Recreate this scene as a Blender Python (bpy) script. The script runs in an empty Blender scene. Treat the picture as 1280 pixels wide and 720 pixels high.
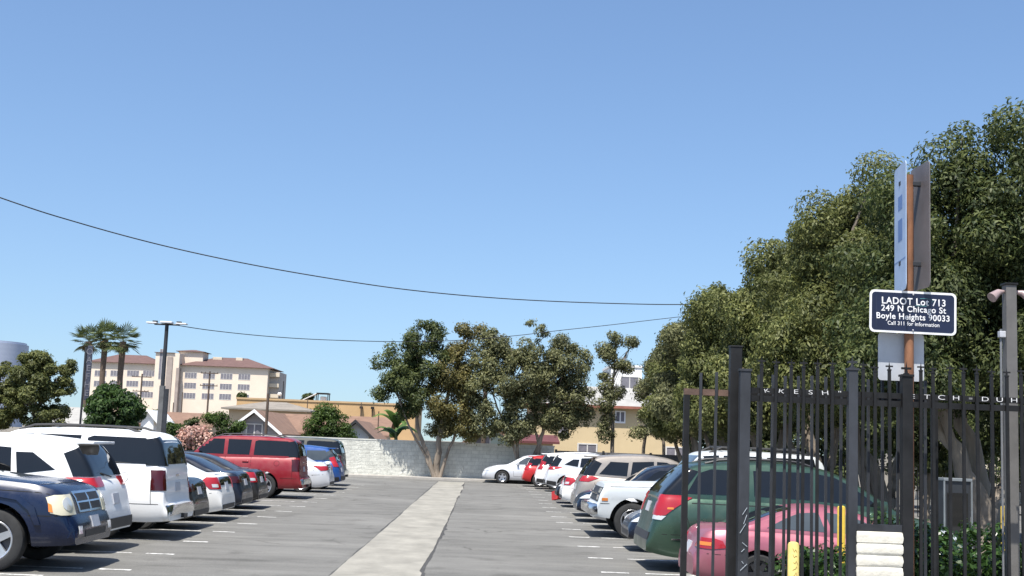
import bpy, bmesh, math, random
import numpy as np
from mathutils import Vector, Matrix
from mathutils.bvhtree import BVHTree
random.seed(7)
scene = bpy.context.scene
COL = scene.collection
R = math.radians

# ------------------------------------------------------------------ camera
F_PX, CAM_H = 1550.0, 2.05
pit, yaw, rol = R(7.128), R(1.048), R(2.2)
FWD = Vector((math.sin(yaw)*math.cos(pit), math.cos(yaw)*math.cos(pit), math.sin(pit)))
r0 = Vector((math.cos(yaw), -math.sin(yaw), 0))
u0 = r0.cross(FWD)
RGT = r0*math.cos(rol) + u0*math.sin(rol)
UPV = u0*math.cos(rol) - r0*math.sin(rol)
cam_d = bpy.data.cameras.new('camera')
cam = bpy.data.objects.new('camera', cam_d); COL.objects.link(cam)
cam_d.sensor_width = 36; cam_d.lens = 36*F_PX/1280
cam_d.clip_start = .1; cam_d.clip_end = 6000
m = Matrix((RGT, UPV, -FWD)).transposed().to_4x4(); m.translation = (0, 0, CAM_H)
cam.matrix_world = m
scene.camera = cam
def at(px, py, D):
    """world point seen in direction (px,py) of the photograph at forward distance D"""
    d = FWD*F_PX + RGT*(px-640) - UPV*(py-360)
    return Vector((0, 0, CAM_H)) + d*(D/d.y)

# ------------------------------------------------------------------ materials
MATS = {}
def nmat(name):
    mt = bpy.data.materials.new(name); mt.use_nodes = True
    nt = mt.node_tree
    return mt, nt, nt.nodes['Principled BSDF']
def N(nt, t, **kw):
    n = nt.nodes.new(t)
    for k, v in kw.items():
        if k in n.inputs.keys(): n.inputs[k].default_value = v
        else: setattr(n, k, v)
    return n
def ramp(nt, src, p0, c0, p1, c1):
    r = nt.nodes.new('ShaderNodeValToRGB')
    r.color_ramp.elements[0].position = p0; r.color_ramp.elements[0].color = (*c0, 1)
    r.color_ramp.elements[1].position = p1; r.color_ramp.elements[1].color = (*c1, 1)
    nt.links.new(src, r.inputs[0]); return r
def mix(nt, fac, a, b, mode='MIX'):
    n = nt.nodes.new('ShaderNodeMix'); n.data_type = 'RGBA'; n.blend_type = mode
    for i, s in ((0, fac), (6, a), (7, b)):
        if hasattr(s, 'is_linked') or hasattr(s, 'links'): nt.links.new(s, n.inputs[i])
        else: n.inputs[i].default_value = s if i == 0 else (*s, 1)
    return n.outputs[2]
def noisy(name, col, rough=.8, var=.25, scale=3.0, metal=0, bump=0.0, detail=6, coord='Object', stretch=None, spec=.5, bscale=None):
    """plain surface with colour wear; var is the relative swing of the colour"""
    if name in MATS: return MATS[name]
    mt, nt, b = nmat(name)
    tc = N(nt, 'ShaderNodeTexCoord'); src = tc.outputs[coord]
    if stretch:
        mp = N(nt, 'ShaderNodeMapping'); mp.inputs['Scale'].default_value = stretch
        nt.links.new(src, mp.inputs[0]); src = mp.outputs[0]
    n1 = N(nt, 'ShaderNodeTexNoise', Scale=scale, Detail=detail, Roughness=.65)
    nt.links.new(src, n1.inputs['Vector'])
    lo = tuple(c*(1-var) for c in col); hi = tuple(min(1, c*(1+var)) for c in col)
    rp = ramp(nt, n1.outputs[0], .3, lo, .7, hi)
    nt.links.new(rp.outputs[0], b.inputs['Base Color'])
    b.inputs['Roughness'].default_value = rough; b.inputs['Metallic'].default_value = metal
    b.inputs['Specular IOR Level'].default_value = spec
    if bump:
        n2 = N(nt, 'ShaderNodeTexNoise', Scale=bscale or scale*6, Detail=4)
        nt.links.new(src, n2.inputs['Vector'])
        bp = N(nt, 'ShaderNodeBump', Strength=1.0, Distance=bump)
        nt.links.new(n2.outputs[0], bp.inputs['Height']); nt.links.new(bp.outputs[0], b.inputs['Normal'])
    MATS[name] = mt; return mt
def paint(name, col, metal=.0, rough=.28, dust=.12, coat=.35):
    """car paint: clear coat, a little road dust towards random patches"""
    if name in MATS: return MATS[name]
    mt, nt, b = nmat(name)
    tc = N(nt, 'ShaderNodeTexCoord')
    n1 = N(nt, 'ShaderNodeTexNoise', Scale=2.2, Detail=8, Roughness=.7)
    nt.links.new(tc.outputs['Object'], n1.inputs['Vector'])
    rp = ramp(nt, n1.outputs[0], .42, (0, 0, 0), .75, (dust*2, dust*2, dust*2))
    c = mix(nt, rp.outputs[0], col, (.30, .27, .23))
    nt.links.new(c, b.inputs['Base Color'])
    r2 = ramp(nt, n1.outputs[0], .3, (rough,)*3, .8, (min(1, rough+.3),)*3)
    nt.links.new(r2.outputs[0], b.inputs['Roughness'])
    b.inputs['Metallic'].default_value = metal
    b.inputs['Coat Weight'].default_value = coat; b.inputs['Coat Roughness'].default_value = .06
    b.inputs['Specular IOR Level'].default_value = .35
    MATS[name] = mt; return mt
def glossy(name, col, rough=.06, metal=0, spec=.5, coat=0):
    if name in MATS: return MATS[name]
    mt, nt, b = nmat(name)
    tc = N(nt, 'ShaderNodeTexCoord')
    n1 = N(nt, 'ShaderNodeTexNoise', Scale=1.7, Detail=5); nt.links.new(tc.outputs['Object'], n1.inputs['Vector'])
    rp = ramp(nt, n1.outputs[0], .3, tuple(c*.8 for c in col), .75, tuple(min(1, c*1.25) for c in col))
    nt.links.new(rp.outputs[0], b.inputs['Base Color'])
    b.inputs['Roughness'].default_value = rough; b.inputs['Metallic'].default_value = metal
    b.inputs['Specular IOR Level'].default_value = spec; b.inputs['Coat Weight'].default_value = coat
    MATS[name] = mt; return mt
def leaf_mat(name, dark, light, trans=.42, rough=.55):
    if name in MATS: return MATS[name]
    mt, nt, b = nmat(name)
    g = N(nt, 'ShaderNodeNewGeometry')
    rp = ramp(nt, g.outputs['Random Per Island'], .1, dark, .95, light)
    tc = N(nt, 'ShaderNodeTexCoord')
    n1 = N(nt, 'ShaderNodeTexNoise', Scale=.55, Detail=3); nt.links.new(tc.outputs['Object'], n1.inputs['Vector'])
    r2 = ramp(nt, n1.outputs[0], .35, (.72, .72, .66), .68, (1.25, 1.2, 1.0))
    c = mix(nt, 1.0, rp.outputs[0], r2.outputs[0], 'MULTIPLY')
    nt.links.new(c, b.inputs['Base Color'])
    b.inputs['Roughness'].default_value = rough; b.inputs['Specular IOR Level'].default_value = .35
    tr = N(nt, 'ShaderNodeBsdfTranslucent'); nt.links.new(c, tr.inputs[0])
    ms = N(nt, 'ShaderNodeMixShader'); ms.inputs[0].default_value = trans
    out = nt.nodes['Material Output']
    nt.links.new(b.outputs[0], ms.inputs[1]); nt.links.new(tr.outputs[0], ms.inputs[2]); nt.links.new(ms.outputs[0], out.inputs[0])
    MATS[name] = mt; return mt

M_GLASS = glossy('dark_tinted_glass', (.006, .007, .008), .03, spec=.55)
M_GLASS2 = glossy('clear_car_glass', (.05, .06, .065), .03, spec=.8)
M_TYRE = noisy('tyre_rubber', (.022, .022, .022), .85, .3, 8)
M_TRIM = noisy('black_plastic_trim', (.025, .025, .027), .55, .25, 6)
M_UNDER = noisy('dark_underbody', (.012, .012, .012), .95, .3, 5)  # near-black filler behind the wheel arches and under the body
M_SEAM = noisy('panel_gap', (.008, .008, .008), .9, .1, 5)
M_CHROME = glossy('chrome', (.62, .63, .65), .16, 1.0)
M_ALLOY = glossy('alloy_rim', (.52, .53, .55), .32, .8)
M_DRIM = glossy('dark_rim', (.06, .06, .065), .35, .6)
M_RED = glossy('red_lens', (.33, .010, .014), .12, spec=.6, coat=.5)
M_DRED = glossy('dark_red_lens', (.045, .005, .006), .12, spec=.5, coat=.3)
M_AMBER = glossy('amber_lens', (.65, .20, .03), .15, coat=.5)
M_CLEAR = glossy('clear_lens', (.62, .63, .62), .1, .25, coat=.6)
M_YLENS = glossy('yellowed_lens', (.55, .51, .37), .25, coat=.3)
M_PLATE = noisy('licence_plate', (.42, .43, .46), .5, .15, 14)
M_BLACK = noisy('black_painted_steel', (.0085, .0085, .009), .55, .7, 3, bump=.002, spec=.3)  # darkened to hold the tree shade over the fence
M_GREY_STEEL = noisy('worn_dark_steel', (.019, .021, .026), .55, .8, 2.2, bump=.002, stretch=(1, 1, .5))  # fence posts darkened for the same tree shade; patches are wear

# ------------------------------------------------------------------ objects
def link(name, bm, mats, parent=None, smooth=None, shift=0.0):
    me = bpy.data.meshes.new(name)
    if shift:
        for v in bm.verts: v.co.x -= shift
    bm.to_mesh(me); bm.free()
    if not isinstance(mats, (list, tuple)): mats = [mats]
    for x in mats: me.materials.append(x)
    if smooth is not None:
        me.polygons.foreach_set('use_smooth', [True]*len(me.polygons))
        me.set_sharp_from_angle(angle=R(smooth))
    o = bpy.data.objects.new(name, me); COL.objects.link(o)
    if parent: o.parent = parent
    return o
def tag(o, label=None, cat=None, group=None, kind=None):
    if label: o['label'] = label
    if cat: o['category'] = cat
    if group: o['group'] = group
    if kind: o['kind'] = kind
    return o
def thing(name, label, cat, loc=(0, 0, 0), rz=0, group=None):
    o = bpy.data.objects.new(name, None); COL.objects.link(o)
    o.location = loc; o.rotation_euler = (0, 0, rz); o.empty_display_size = .2
    return tag(o, label, cat, group)
def copy_tree(o, parent=None):
    c = o.copy(); COL.objects.link(c); c.parent = parent
    for ch in [x for x in o.children]: copy_tree(ch, c)
    return c
def box(bm, x0, x1, y0, y1, z0, z1, mi=0, bev=0):
    vs = [bm.verts.new((x, y, z)) for z in (z0, z1) for y in (y0, y1) for x in (x0, x1)]
    fs = [bm.faces.new([vs[i] for i in q]) for q in ((0, 2, 3, 1), (4, 5, 7, 6), (0, 1, 5, 4), (2, 6, 7, 3), (0, 4, 6, 2), (1, 3, 7, 5))]
    for f in fs: f.material_index = mi
    if bev:
        es = list({e for f in fs for e in f.edges})
        bmesh.ops.bevel(bm, geom=es, offset=bev, segments=2, profile=.6, affect='EDGES')
    return fs
def tube(bm, pts, rad, seg=8, mi=0, cap=True):
    pts = [Vector(p) for p in pts]
    if not isinstance(rad, (list, tuple)): rad = [rad]*len(pts)
    rings = []; up = Vector((.31, .17, .93)).normalized()
    for i, p in enumerate(pts):
        t = (pts[min(i+1, len(pts)-1)] - pts[max(i-1, 0)]).normalized()
        a = t.cross(up)
        if a.length < .05: a = t.cross(Vector((1, 0, 0)))
        a.normalize(); b = t.cross(a)
        rings.append([bm.verts.new(p + (a*math.cos(2*math.pi*k/seg) + b*math.sin(2*math.pi*k/seg))*rad[i]) for k in range(seg)])
    for r1, r2 in zip(rings, rings[1:]):
        for k in range(seg):
            f = bm.faces.new((r1[k], r1[(k+1) % seg], r2[(k+1) % seg], r2[k])); f.material_index = mi
    if cap:
        for r in (rings[0][::-1], rings[-1]): f = bm.faces.new(r); f.material_index = mi
    return rings
def lathe_y(bm, prof, seg=28, mi=0):
    """revolve (radius, y) profile about the y axis"""
    rings = [[bm.verts.new((r*math.cos(2*math.pi*k/seg), y, r*math.sin(2*math.pi*k/seg))) for k in range(seg)] for r, y in prof]
    for a, b in zip(rings, rings[1:]):
        for k in range(seg):
            f = bm.faces.new((a[k], a[(k+1) % seg], b[(k+1) % seg], b[k])); f.material_index = mi
    return rings
def quad(bm, pts, mi=0):
    f = bm.faces.new([bm.verts.new(p) for p in pts]); f.material_index = mi; return f
def plane_slab(bm, a, b, thick):
    pass

# ------------------------------------------------------------------ car builder
def lin(tab, x):
    if x <= tab[0][0]: return tab[0][1]
    for (a, za), (b, zb) in zip(tab, tab[1:]):
        if x <= b: return za + (zb-za)*(x-a)/max(1e-6, b-a)
    return tab[-1][1]
def soft(tab, x, w):
    x0, x1 = tab[0][0], tab[-1][0]
    w = min(w, (x-x0)*.5, (x1-x)*.5)
    if w <= 1e-4: return lin(tab, x)
    return sum(lin(tab, x+w*d)*q for d, q in ((-1, .12), (-.5, .23), (0, .3), (.5, .23), (1, .12)))
class Car:
    def __init__(s, L, W, belt, gh, xr, xf, R_w, zb0=.24, zend=.30, arch=.07, wr=.72, wb=.885, nose=.20, tail=.12, noselen=.75, taillen=.45, bulge=None):
        s.L, s.W, s.belt, s.gh, s.xr, s.xf, s.Rw = L, W/2, belt, gh, xr, xf, R_w
        s.zb0, s.zend, s.Ra, s.nose, s.tail, s.nl, s.tl = zb0, zend, R_w+arch, nose, tail, noselen, taillen
        s.wr, s.wb = wr, wb
        s.zmax = max(z for _, z in gh)
        s.g = bulge or [(0, .90), (.08, .945), (.25, .985), (.48, 1), (.66, .992), (.80, .966), (.92, .925), (1, .875)]
        s.parts = []
        s.build()
    def half(s, x):
        w = 1.0
        if x < s.tl: w -= s.tail*(1-x/s.tl)**2.4
        if x > s.L-s.nl: w -= s.nose*(1-(s.L-x)/s.nl)**2.4
        return s.W*w
    def build(s):
        bm = bmesh.new(); L = s.L
        xs = set([0, .012, .03, .055, .09, .11, .125, .14, .17, .21, .27, .34])
        xs |= {L-x for x in xs}
        xs |= set(np.arange(.42, L-.4, .075).round(4).tolist())
        for xc in (s.xr, s.xf):
            xs = {x for x in xs if abs(x-xc) > s.Ra+.03 or False}
            for k in range(17): xs.add(xc + s.Ra*math.cos(math.pi*k/16))
            xs.add(xc-s.Ra-.004); xs.add(xc+s.Ra+.004)
        xs = sorted(xs)
        tl = [0, .05, .12, .22, .34, .46, .58, .70, .80, .88, .94, 1]
        rings = []
        for x in xs:
            zt = soft(s.belt, x, .10)
            zb = s.zb0
            e = min(x, L-x)
            if e < .5: zb = s.zb0 + (s.zend-s.zb0)*(1-e/.5)**1.5
            base = zb
            for xc in (s.xr, s.xf):
                d = s.Ra**2-(x-xc)**2
                if d > 0: zb = max(zb, s.Rw + math.sqrt(d))
            zb = min(zb, zt-.03)
            W = s.half(x); half = []
            for t in tl:
                z = zb + (zt-zb)*t
                tn = (z-base)/max(.05, zt-base)
                # near a bumper-only end keep the section full
                half.append((W*lin(s.g, tn), z))
            ysh = half[-1][0]
            crown = [(ysh*.93, zt+.012), (ysh*.75, zt+.026), (ysh*.4, zt+.036), (0, zt+.04)]
            half = [(0, zb), (half[0][0]*.6, zb)] + half + crown
            ring = [(x, y, z) for y, z in half] + [(x, -y, z) for y, z in half[-2:0:-1]]
            rings.append([bm.verts.new(p) for p in ring])
        n = len(rings[0])
        for a, b in zip(rings, rings[1:]):
            for k in range(n): bm.faces.new((a[k], a[(k+1) % n], b[(k+1) % n], b[k]))
        bm.faces.new(rings[0][::-1]); bm.faces.new(rings[-1])
        # greenhouse
        g0, g1 = s.gh[0][0], s.gh[-1][0]
        gx = sorted(set(np.linspace(g0, g1, 56).tolist()) | {x for x, _ in s.gh})
        rings = []
        for x in gx:
            zr = soft(s.gh, x, .13); zt = min(soft(s.belt, x, .1), zr)-.05
            pf = 1-.10*max(0, (x-(g1-.9))/.9)**2 - .07*max(0, ((g0+.6)-x)/.6)**2
            wb, wr = s.W*s.wb*pf, s.W*s.wr*pf
            h = max(.05, s.zmax-1.0*soft(s.belt, min(max(x, g0+.3), g1-.3), .1))
            zbelt = soft(s.belt, x, .1)
            def yy(z): return wb-(wb-wr)*max(0, min(1, (z-zbelt)/h))**1.25
            c = min(.09, (zr-zt)*.4)
            half = []
            for t in (0, .2, .4, .6, .8, 1):
                z = zt+(zr-c-zt)*t; half.append((yy(z), z))
            ye = half[-1][0]
            half += [(ye-.018, zr-c*.5), (ye-.06, zr-c*.16), (ye*.8, zr), (ye*.45, zr+.016), (0, zr+.022)]
            ring = [(x, y, z) for y, z in [(0, zt)]+half] + [(x, -y, z) for y, z in half[-2::-1]]
            rings.append([bm.verts.new(p) for p in ring])
        n = len(rings[0])
        for a, b in zip(rings, rings[1:]):
            for k in range(n): bm.faces.new((a[k], a[(k+1) % n], b[(k+1) % n], b[k]))
        bm.faces.new(rings[0][::-1]); bm.faces.new(rings[-1])
        bmesh.ops.recalc_face_normals(bm, faces=bm.faces)
        bm.normal_update()
        s.bvh = BVHTree.FromBMesh(bm)
        s.bm = bm
        # dark box between the wheel wells so the arches are not see-through
        iw = s.W-.27
        box(bm, .35, L-.35, -iw, iw, s.zb0+.02, .72, 1)
        box(bm, .8, L-.8, -s.W+.12, s.W-.12, s.zb0-.035, s.zb0+.03, 1)
    def decal(s, pts, d, off=.005, step=.07, bm=None, mi=0, mirror=False):
        """patch of the given outline laid on the body, seen along d; a thin raised shell"""
        d = Vector(d).normalized()
        r = Vector((-d.y, d.x, 0)).normalized() if abs(d.z) < .99 else Vector((1, 0, 0))
        u = r.cross(d)
        own = bm is None
        bm = bm or bmesh.new()
        tmp = bmesh.new()
        P = [Vector(p) for p in pts]
        q = [(p.dot(r), p.dot(u)) for p in P]
        tmp.faces.new([tmp.verts.new((a, b, 0)) for a, b in q])
        for ax in (0, 1):
            lo, hi = min(c[ax] for c in q), max(c[ax] for c in q)
            k = max(1, int((hi-lo)/step))
            for i in range(1, k):
                no = [0, 0, 0]; no[ax] = 1; co = [0, 0, 0]; co[ax] = lo+(hi-lo)*i/k
                bmesh.ops.bisect_plane(tmp, geom=tmp.verts[:]+tmp.edges[:]+tmp.faces[:], plane_co=co, plane_no=no)
        ca = sum(c[0] for c in q)/len(q); cb = sum(c[1] for c in q)/len(q)
        vm = {}; base = {}
        for v in tmp.verts:
            hit = None
            for sh in (0, .04, .1, .2, .35):
                a, b = v.co.x+(ca-v.co.x)*sh, v.co.y+(cb-v.co.y)*sh
                o = r*a + u*b - d*12
                hit = s.bvh.ray_cast(o, d)
                if hit[0] is not None: break
            if hit[0] is None: continue
            n = hit[1] if hit[1].dot(d) < 0 else -hit[1]
            n = (n*.6 - d*.4).normalized()
            vm[v] = hit[0]+n*off; base[v] = hit[0]-n*.01
        def emit(flip):
            mk = {}
            def vert(p): return bm.verts.new((p.x, -p.y if flip else p.y, p.z))
            top = {v: vert(p) for v, p in vm.items()}
            for f in tmp.faces:
                if all(v in top for v in f.verts):
                    vs = [top[v] for v in f.verts]
                    nf = bm.faces.new(vs); nf.material_index = mi
                    nf.normal_update()
                    dd = Vector((d.x, -d.y if flip else d.y, d.z))
                    if nf.normal.dot(dd) > 0: nf.normal_flip()
            bt = {}
            for e in tmp.edges:
                if len(e.link_faces) == 1 and all(v in top for v in e.verts):
                    for v in e.verts:
                        if v not in bt: bt[v] = vert(base[v])
                    a, b = e.verts
                    f = bm.faces.new((top[a], top[b], bt[b], bt[a])); f.material_index = mi
        emit(False)
        if mirror: emit(True)
        tmp.free()
        return bm
    def add(s, name, pts, d, mat, off=.005, mirror=False, step=.07, label=None):
        """one part (or a left and a right one) from an outline"""
        if abs(d[0]) > .1 and abs(d[1]) > .1: step, off = min(step, .03), max(off, .013)   # patches that wrap a corner
        s.parts.append((name, s.decal(pts, d, off, step), mat, label))
        if mirror:
            mp = [(x, -y, z) for x, y, z in pts]
            s.parts.append((name, s.decal(mp[::-1], (d[0], -d[1], d[2]), off, step), mat, label))
    def side(s, name, xz, mat, off=.005, step=.08): s.add(name, [(x, 0, z) for x, z in xz], (0, -1, 0), mat, off, True, step)
    def seam(s, xz, w=.010):
        for (xa, za), (xb, zb) in zip(xz, xz[1:]):
            t = Vector((xb-xa, 0, zb-za)).normalized(); n = Vector((-t.z, 0, t.x))*w/2
            a, b = Vector((xa, 0, za)), Vector((xb, 0, zb))
            s.decal([a-n, b-n, b+n, a+n], (0, -1, 0), .0022, .12, s.bm, 2, True)
    def yside(s, x, z):
        h = s.bvh.ray_cast(Vector((x, 5, z)), Vector((0, -1, 0)))
        return h[0].y if h[0] else s.W
    def prim(s, name, fn, mat, mirror=False, smooth=30):
        for sg in ((1, -1) if mirror else (1,)):
            b = bmesh.new(); fn(b, sg); bmesh.ops.recalc_face_normals(b, faces=b.faces); s.parts.append((name, b, mat, None))
    def handle(s, x, z, mat):
        y = s.yside(x, z)
        s.prim('door_handle', lambda b, sg: box(b, x-.10, x+.10, sg*(y+.004), sg*(y+.035), z-.016, z+.016, 0, .008), mat, True)
    def mirror_(s, x, z, mat):
        y = s.yside(x, z)
        def f(b, sg):
            box(b, x-.06, x+.07, sg*(y+.06), sg*(y+.24), z-.03, z+.13, 0, .035)
            box(b, x-.02, x+.05, sg*(y-.03), sg*(y+.10), z-.02, z+.03, 0, .008)
        s.prim('side_mirror', f, mat, True, 40)
    def rack(s, x0, x1, mat, z_off=.06, w=.60, bars=2):
        def rail(b, sg):
            pts = []
            for i in range(9):
                x = x0+(x1-x0)*i/8; h = s.bvh.ray_cast(Vector((x, s.W*w, 4)), Vector((0, 0, -1)))
                z = h[0].z if h[0] else s.zmax
                e = 0.0 if i in (0, 8) else z_off
                pts.append((x, sg*s.W*w, z+e))
            tube(b, pts, .022, 6)
        s.prim('roof_rail', rail, mat, True)
        for i in range(bars):
            x = x0+(x1-x0)*(i+.7)/(bars+.4)
            s.prim('roof_crossbar', lambda b, sg: tube(b, [(x, -s.W*w, s.zmax+z_off), (x, s.W*w, s.zmax+z_off)], .018, 6), mat)
    def plate(s, front=False, z=.75, y=0, mat=None):
        d = (-1, 0, 0) if front else (1, 0, 0)
        x = s.L+1 if front else -1
        s.add('licence_plate', [(x, y-.16, z-.08), (x, y+.16, z-.08), (x, y+.16, z+.08), (x, y-.16, z+.08)], d, mat or M_PLATE, .016)
    def finish(s, name, label, col_mat, loc, rz, rim='alloy5', group=None, rim_mat=None):
        root = thing(name, label, 'car', loc, rz, group)
        h = s.L/2
        link('body', s.bm, [col_mat, M_UNDER, M_SEAM, M_TRIM], root, 32, h)
        for nm, b, mt, lb in s.parts:
            o = link(nm, b, col_mat if mt == 'PAINT' else mt, root, 40, h)
            if lb: o['label'] = lb
        # wheels
        rm = rim_mat or M_ALLOY
        tb = bmesh.new(); Rw = s.Rw; w = .105
        prof = [(Rw*.62, -w*.75), (Rw*.70, -w), (Rw*.90, -w*1.02), (Rw*.975, -w*.86), (Rw, -w*.6), (Rw, w*.6), (Rw*.975, w*.86), (Rw*.90, w*1.02), (Rw*.70, w), (Rw*.62, w*.75)]
        lathe_y(tb, prof, 32)
        bmesh.ops.recalc_face_normals(tb, faces=tb.faces)
        rb = bmesh.new()
        rr = Rw*.655
        rg = lathe_y(rb, [(rr, .09), (rr*.97, .096), (rr*.90, .085), (rr*.86, .03), (rr*.3, .02), (.001, .02)], 32)
        for f in rb.faces: f.material_index = 1 if max(v.co.y for v in f.verts) < .05 else 0
        ns = 5 if '5' in rim else 6
        for k in range(ns):
            a = 2*math.pi*k/ns + .3
            ca, sa = math.cos(a), math.sin(a)
            wd = .042 if ns == 6 else .055
            vs = []
            for rad, ww, y in ((.03, wd, .075), (rr*.93, wd*.75, .088)):
                for sgn in (-1, 1):
                    vs.append(Vector((ca*rad-sa*ww*sgn, y, sa*rad+ca*ww*sgn)))
            f0 = [rb.verts.new(v) for v in (vs[0], vs[1], vs[3], vs[2])]
            f1 = [rb.verts.new(v.co-Vector((0, .04, 0))) for v in f0]
            rb.faces.new(f0)
            for i in range(4): rb.faces.new((f0[i], f0[(i+1) % 4], f1[(i+1) % 4], f1[i]))
        lathe_y(rb, [(.065, .07), (.06, .092), (.03, .098), (.001, .098)], 16)
        bmesh.ops.recalc_face_normals(rb, faces=rb.faces)
        tyre_me = rim_me = None
        yw = s.W-.135
        for xc in (s.xr, s.xf):
            for sg in (1, -1):
                if tyre_me is None:
                    wh = link('wheel', tb, M_TYRE, root, 35); ri = link('rim', rb, [rm, M_DRIM], wh, 35)
                    tyre_me, rim_me = wh.data, ri.data
                else:
                    wh = bpy.data.objects.new('wheel', tyre_me); COL.objects.link(wh); wh.parent = root
                    ri = bpy.data.objects.new('rim', rim_me); COL.objects.link(ri); ri.parent = wh
                wh.location = (xc-h, sg*yw, Rw)
                wh.rotation_euler = (0, random.uniform(0, 1.2), 0 if sg > 0 else math.pi)
        return root
# ------------------------------------------------------------------ car kinds
def big_suv(k, col, lens=M_DRED, rails=True, chromebump=True, glass=None):
    glass = glass or M_GLASS
    L = 5.08
    belt = [(0, .58), (.02, .64), (.10, .655), (.115, .72), (.125, 1.10), (.15, 1.28), (.25, 1.325), (1.5, 1.325), (3.4, 1.285), (3.7, 1.25), (4.5, 1.365), (4.85, 1.12), (4.97, 1.0), (5.03, .72), (5.06, .62), (5.08, .56)]
    gh = [(.135, 1.30), (.19, 1.48), (.28, 1.80), (.37, 1.86), (.52, 1.925), (1.3, 1.955), (2.2, 1.955), (2.85, 1.92), (3.08, 1.85), (3.75, 1.22)]
    c = Car(L, 2.0, belt, gh, 1.24, 4.12, .395, zb0=.33, zend=.36, wr=.76, wb=.90, tail=.06, taillen=.3, nose=.13, noselen=.5)
    c.side('side_window', [(.36, 1.365), (1.62, 1.365), (1.60, 1.80), (1.5, 1.84), (.56, 1.83), (.44, 1.76)], glass)
    c.side('side_window', [(1.76, 1.365), (2.46, 1.365), (2.46, 1.84), (1.72, 1.84)], glass)
    c.side('side_window', [(2.58, 1.365), (3.50, 1.365), (3.12, 1.80), (2.98, 1.84), (2.58, 1.84)], glass)
    c.add('rear_window', [(-1, -.82, 1.365), (-1, .82, 1.365), (-1, .74, 1.80), (-1, -.74, 1.80)], (1, 0, 0), glass)
    c.add('windshield', [(9, -.80, 1.30), (9, .80, 1.30), (9, .68, 1.80), (9, -.68, 1.80)], (-1, 0, 0), glass)
    # dark corner pillar of the tailgate
    c.add('pillar_trim', [(.12, .70, 1.335), (.46, .94, 1.34), (.56, .85, 1.80), (.34, .58, 1.86)], (1, -1.4, 0), glass, mirror=True)
    c.add('tail_light', [(.10, .86, .90), (.34, 1.02, .90), (.33, 1.0, 1.26), (.12, .86, 1.26)], (1, -1.2, 0), lens, off=.012, mirror=True)
    bm_ = 'PAINT' if not chromebump else M_CHROME
    c.add('rear_bumper', [(-1, -.95, .47), (-1, .95, .47), (-1, .95, .64), (-1, -.95, .64)], (1, 0, 0), bm_, off=.03)
    c.plate(False, .95, .0)
    c.add('tailgate_badge', [(-1, -.12, 1.14), (-1, .12, 1.14), (-1, .12, 1.18), (-1, -.12, 1.18)], (1, 0, 0), M_CHROME, off=.008)
    c.add('headlight', [(4.86, .62, .80), (5.0, .95, .80), (4.92, .98, .99), (4.86, .62, 1.0)], (-1, -.5, 0), M_CLEAR, mirror=True)
    c.add('grille', [(9, -.6, .74), (9, .6, .74), (9, .6, .98), (9, -.6, .98)], (-1, 0, 0), M_TRIM)
    for x in (1.69, 2.52, 3.52): c.seam([(x, .46 if x > 1.8 else .9), (x, 1.30)])
    c.seam([(1.69, .9), (1.72, .48), (1.85, .46), (3.5, .46)]); c.seam([(.2, .655), (.72, .655)]); c.seam([(.34, .66), (.38, 1.30)])
    c.seam([(1.75, .84), (3.62, .84)], .022)
    c.side('rocker_trim', [(1.74, .335), (3.62, .335), (3.62, .43), (1.74, .43)], M_TRIM if k == 'w' else 'PAINT', .02)
    for x in (1.86, 2.68): c.handle(x, 1.15, 'PAINT')
    c.mirror_(3.38, 1.33, M_TRIM if k == 'w' else 'PAINT')
    if rails: c.rack(.7, 2.9, M_TRIM, .07, .66, 2)
    # fuel door outline, rear left
    ring = [(.86+.085*math.cos(t*math.pi/6), 1.12+.085*math.sin(t*math.pi/6)) for t in range(13)]
    c.seam(ring, .008)
    c.prim('tow_hitch', lambda b, sg: (box(b, -.10, .35, -.05, .05, .38, .46), box(b, .10, .2, -.5, .5, .40, .45)), M_TRIM)
    return c
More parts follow.
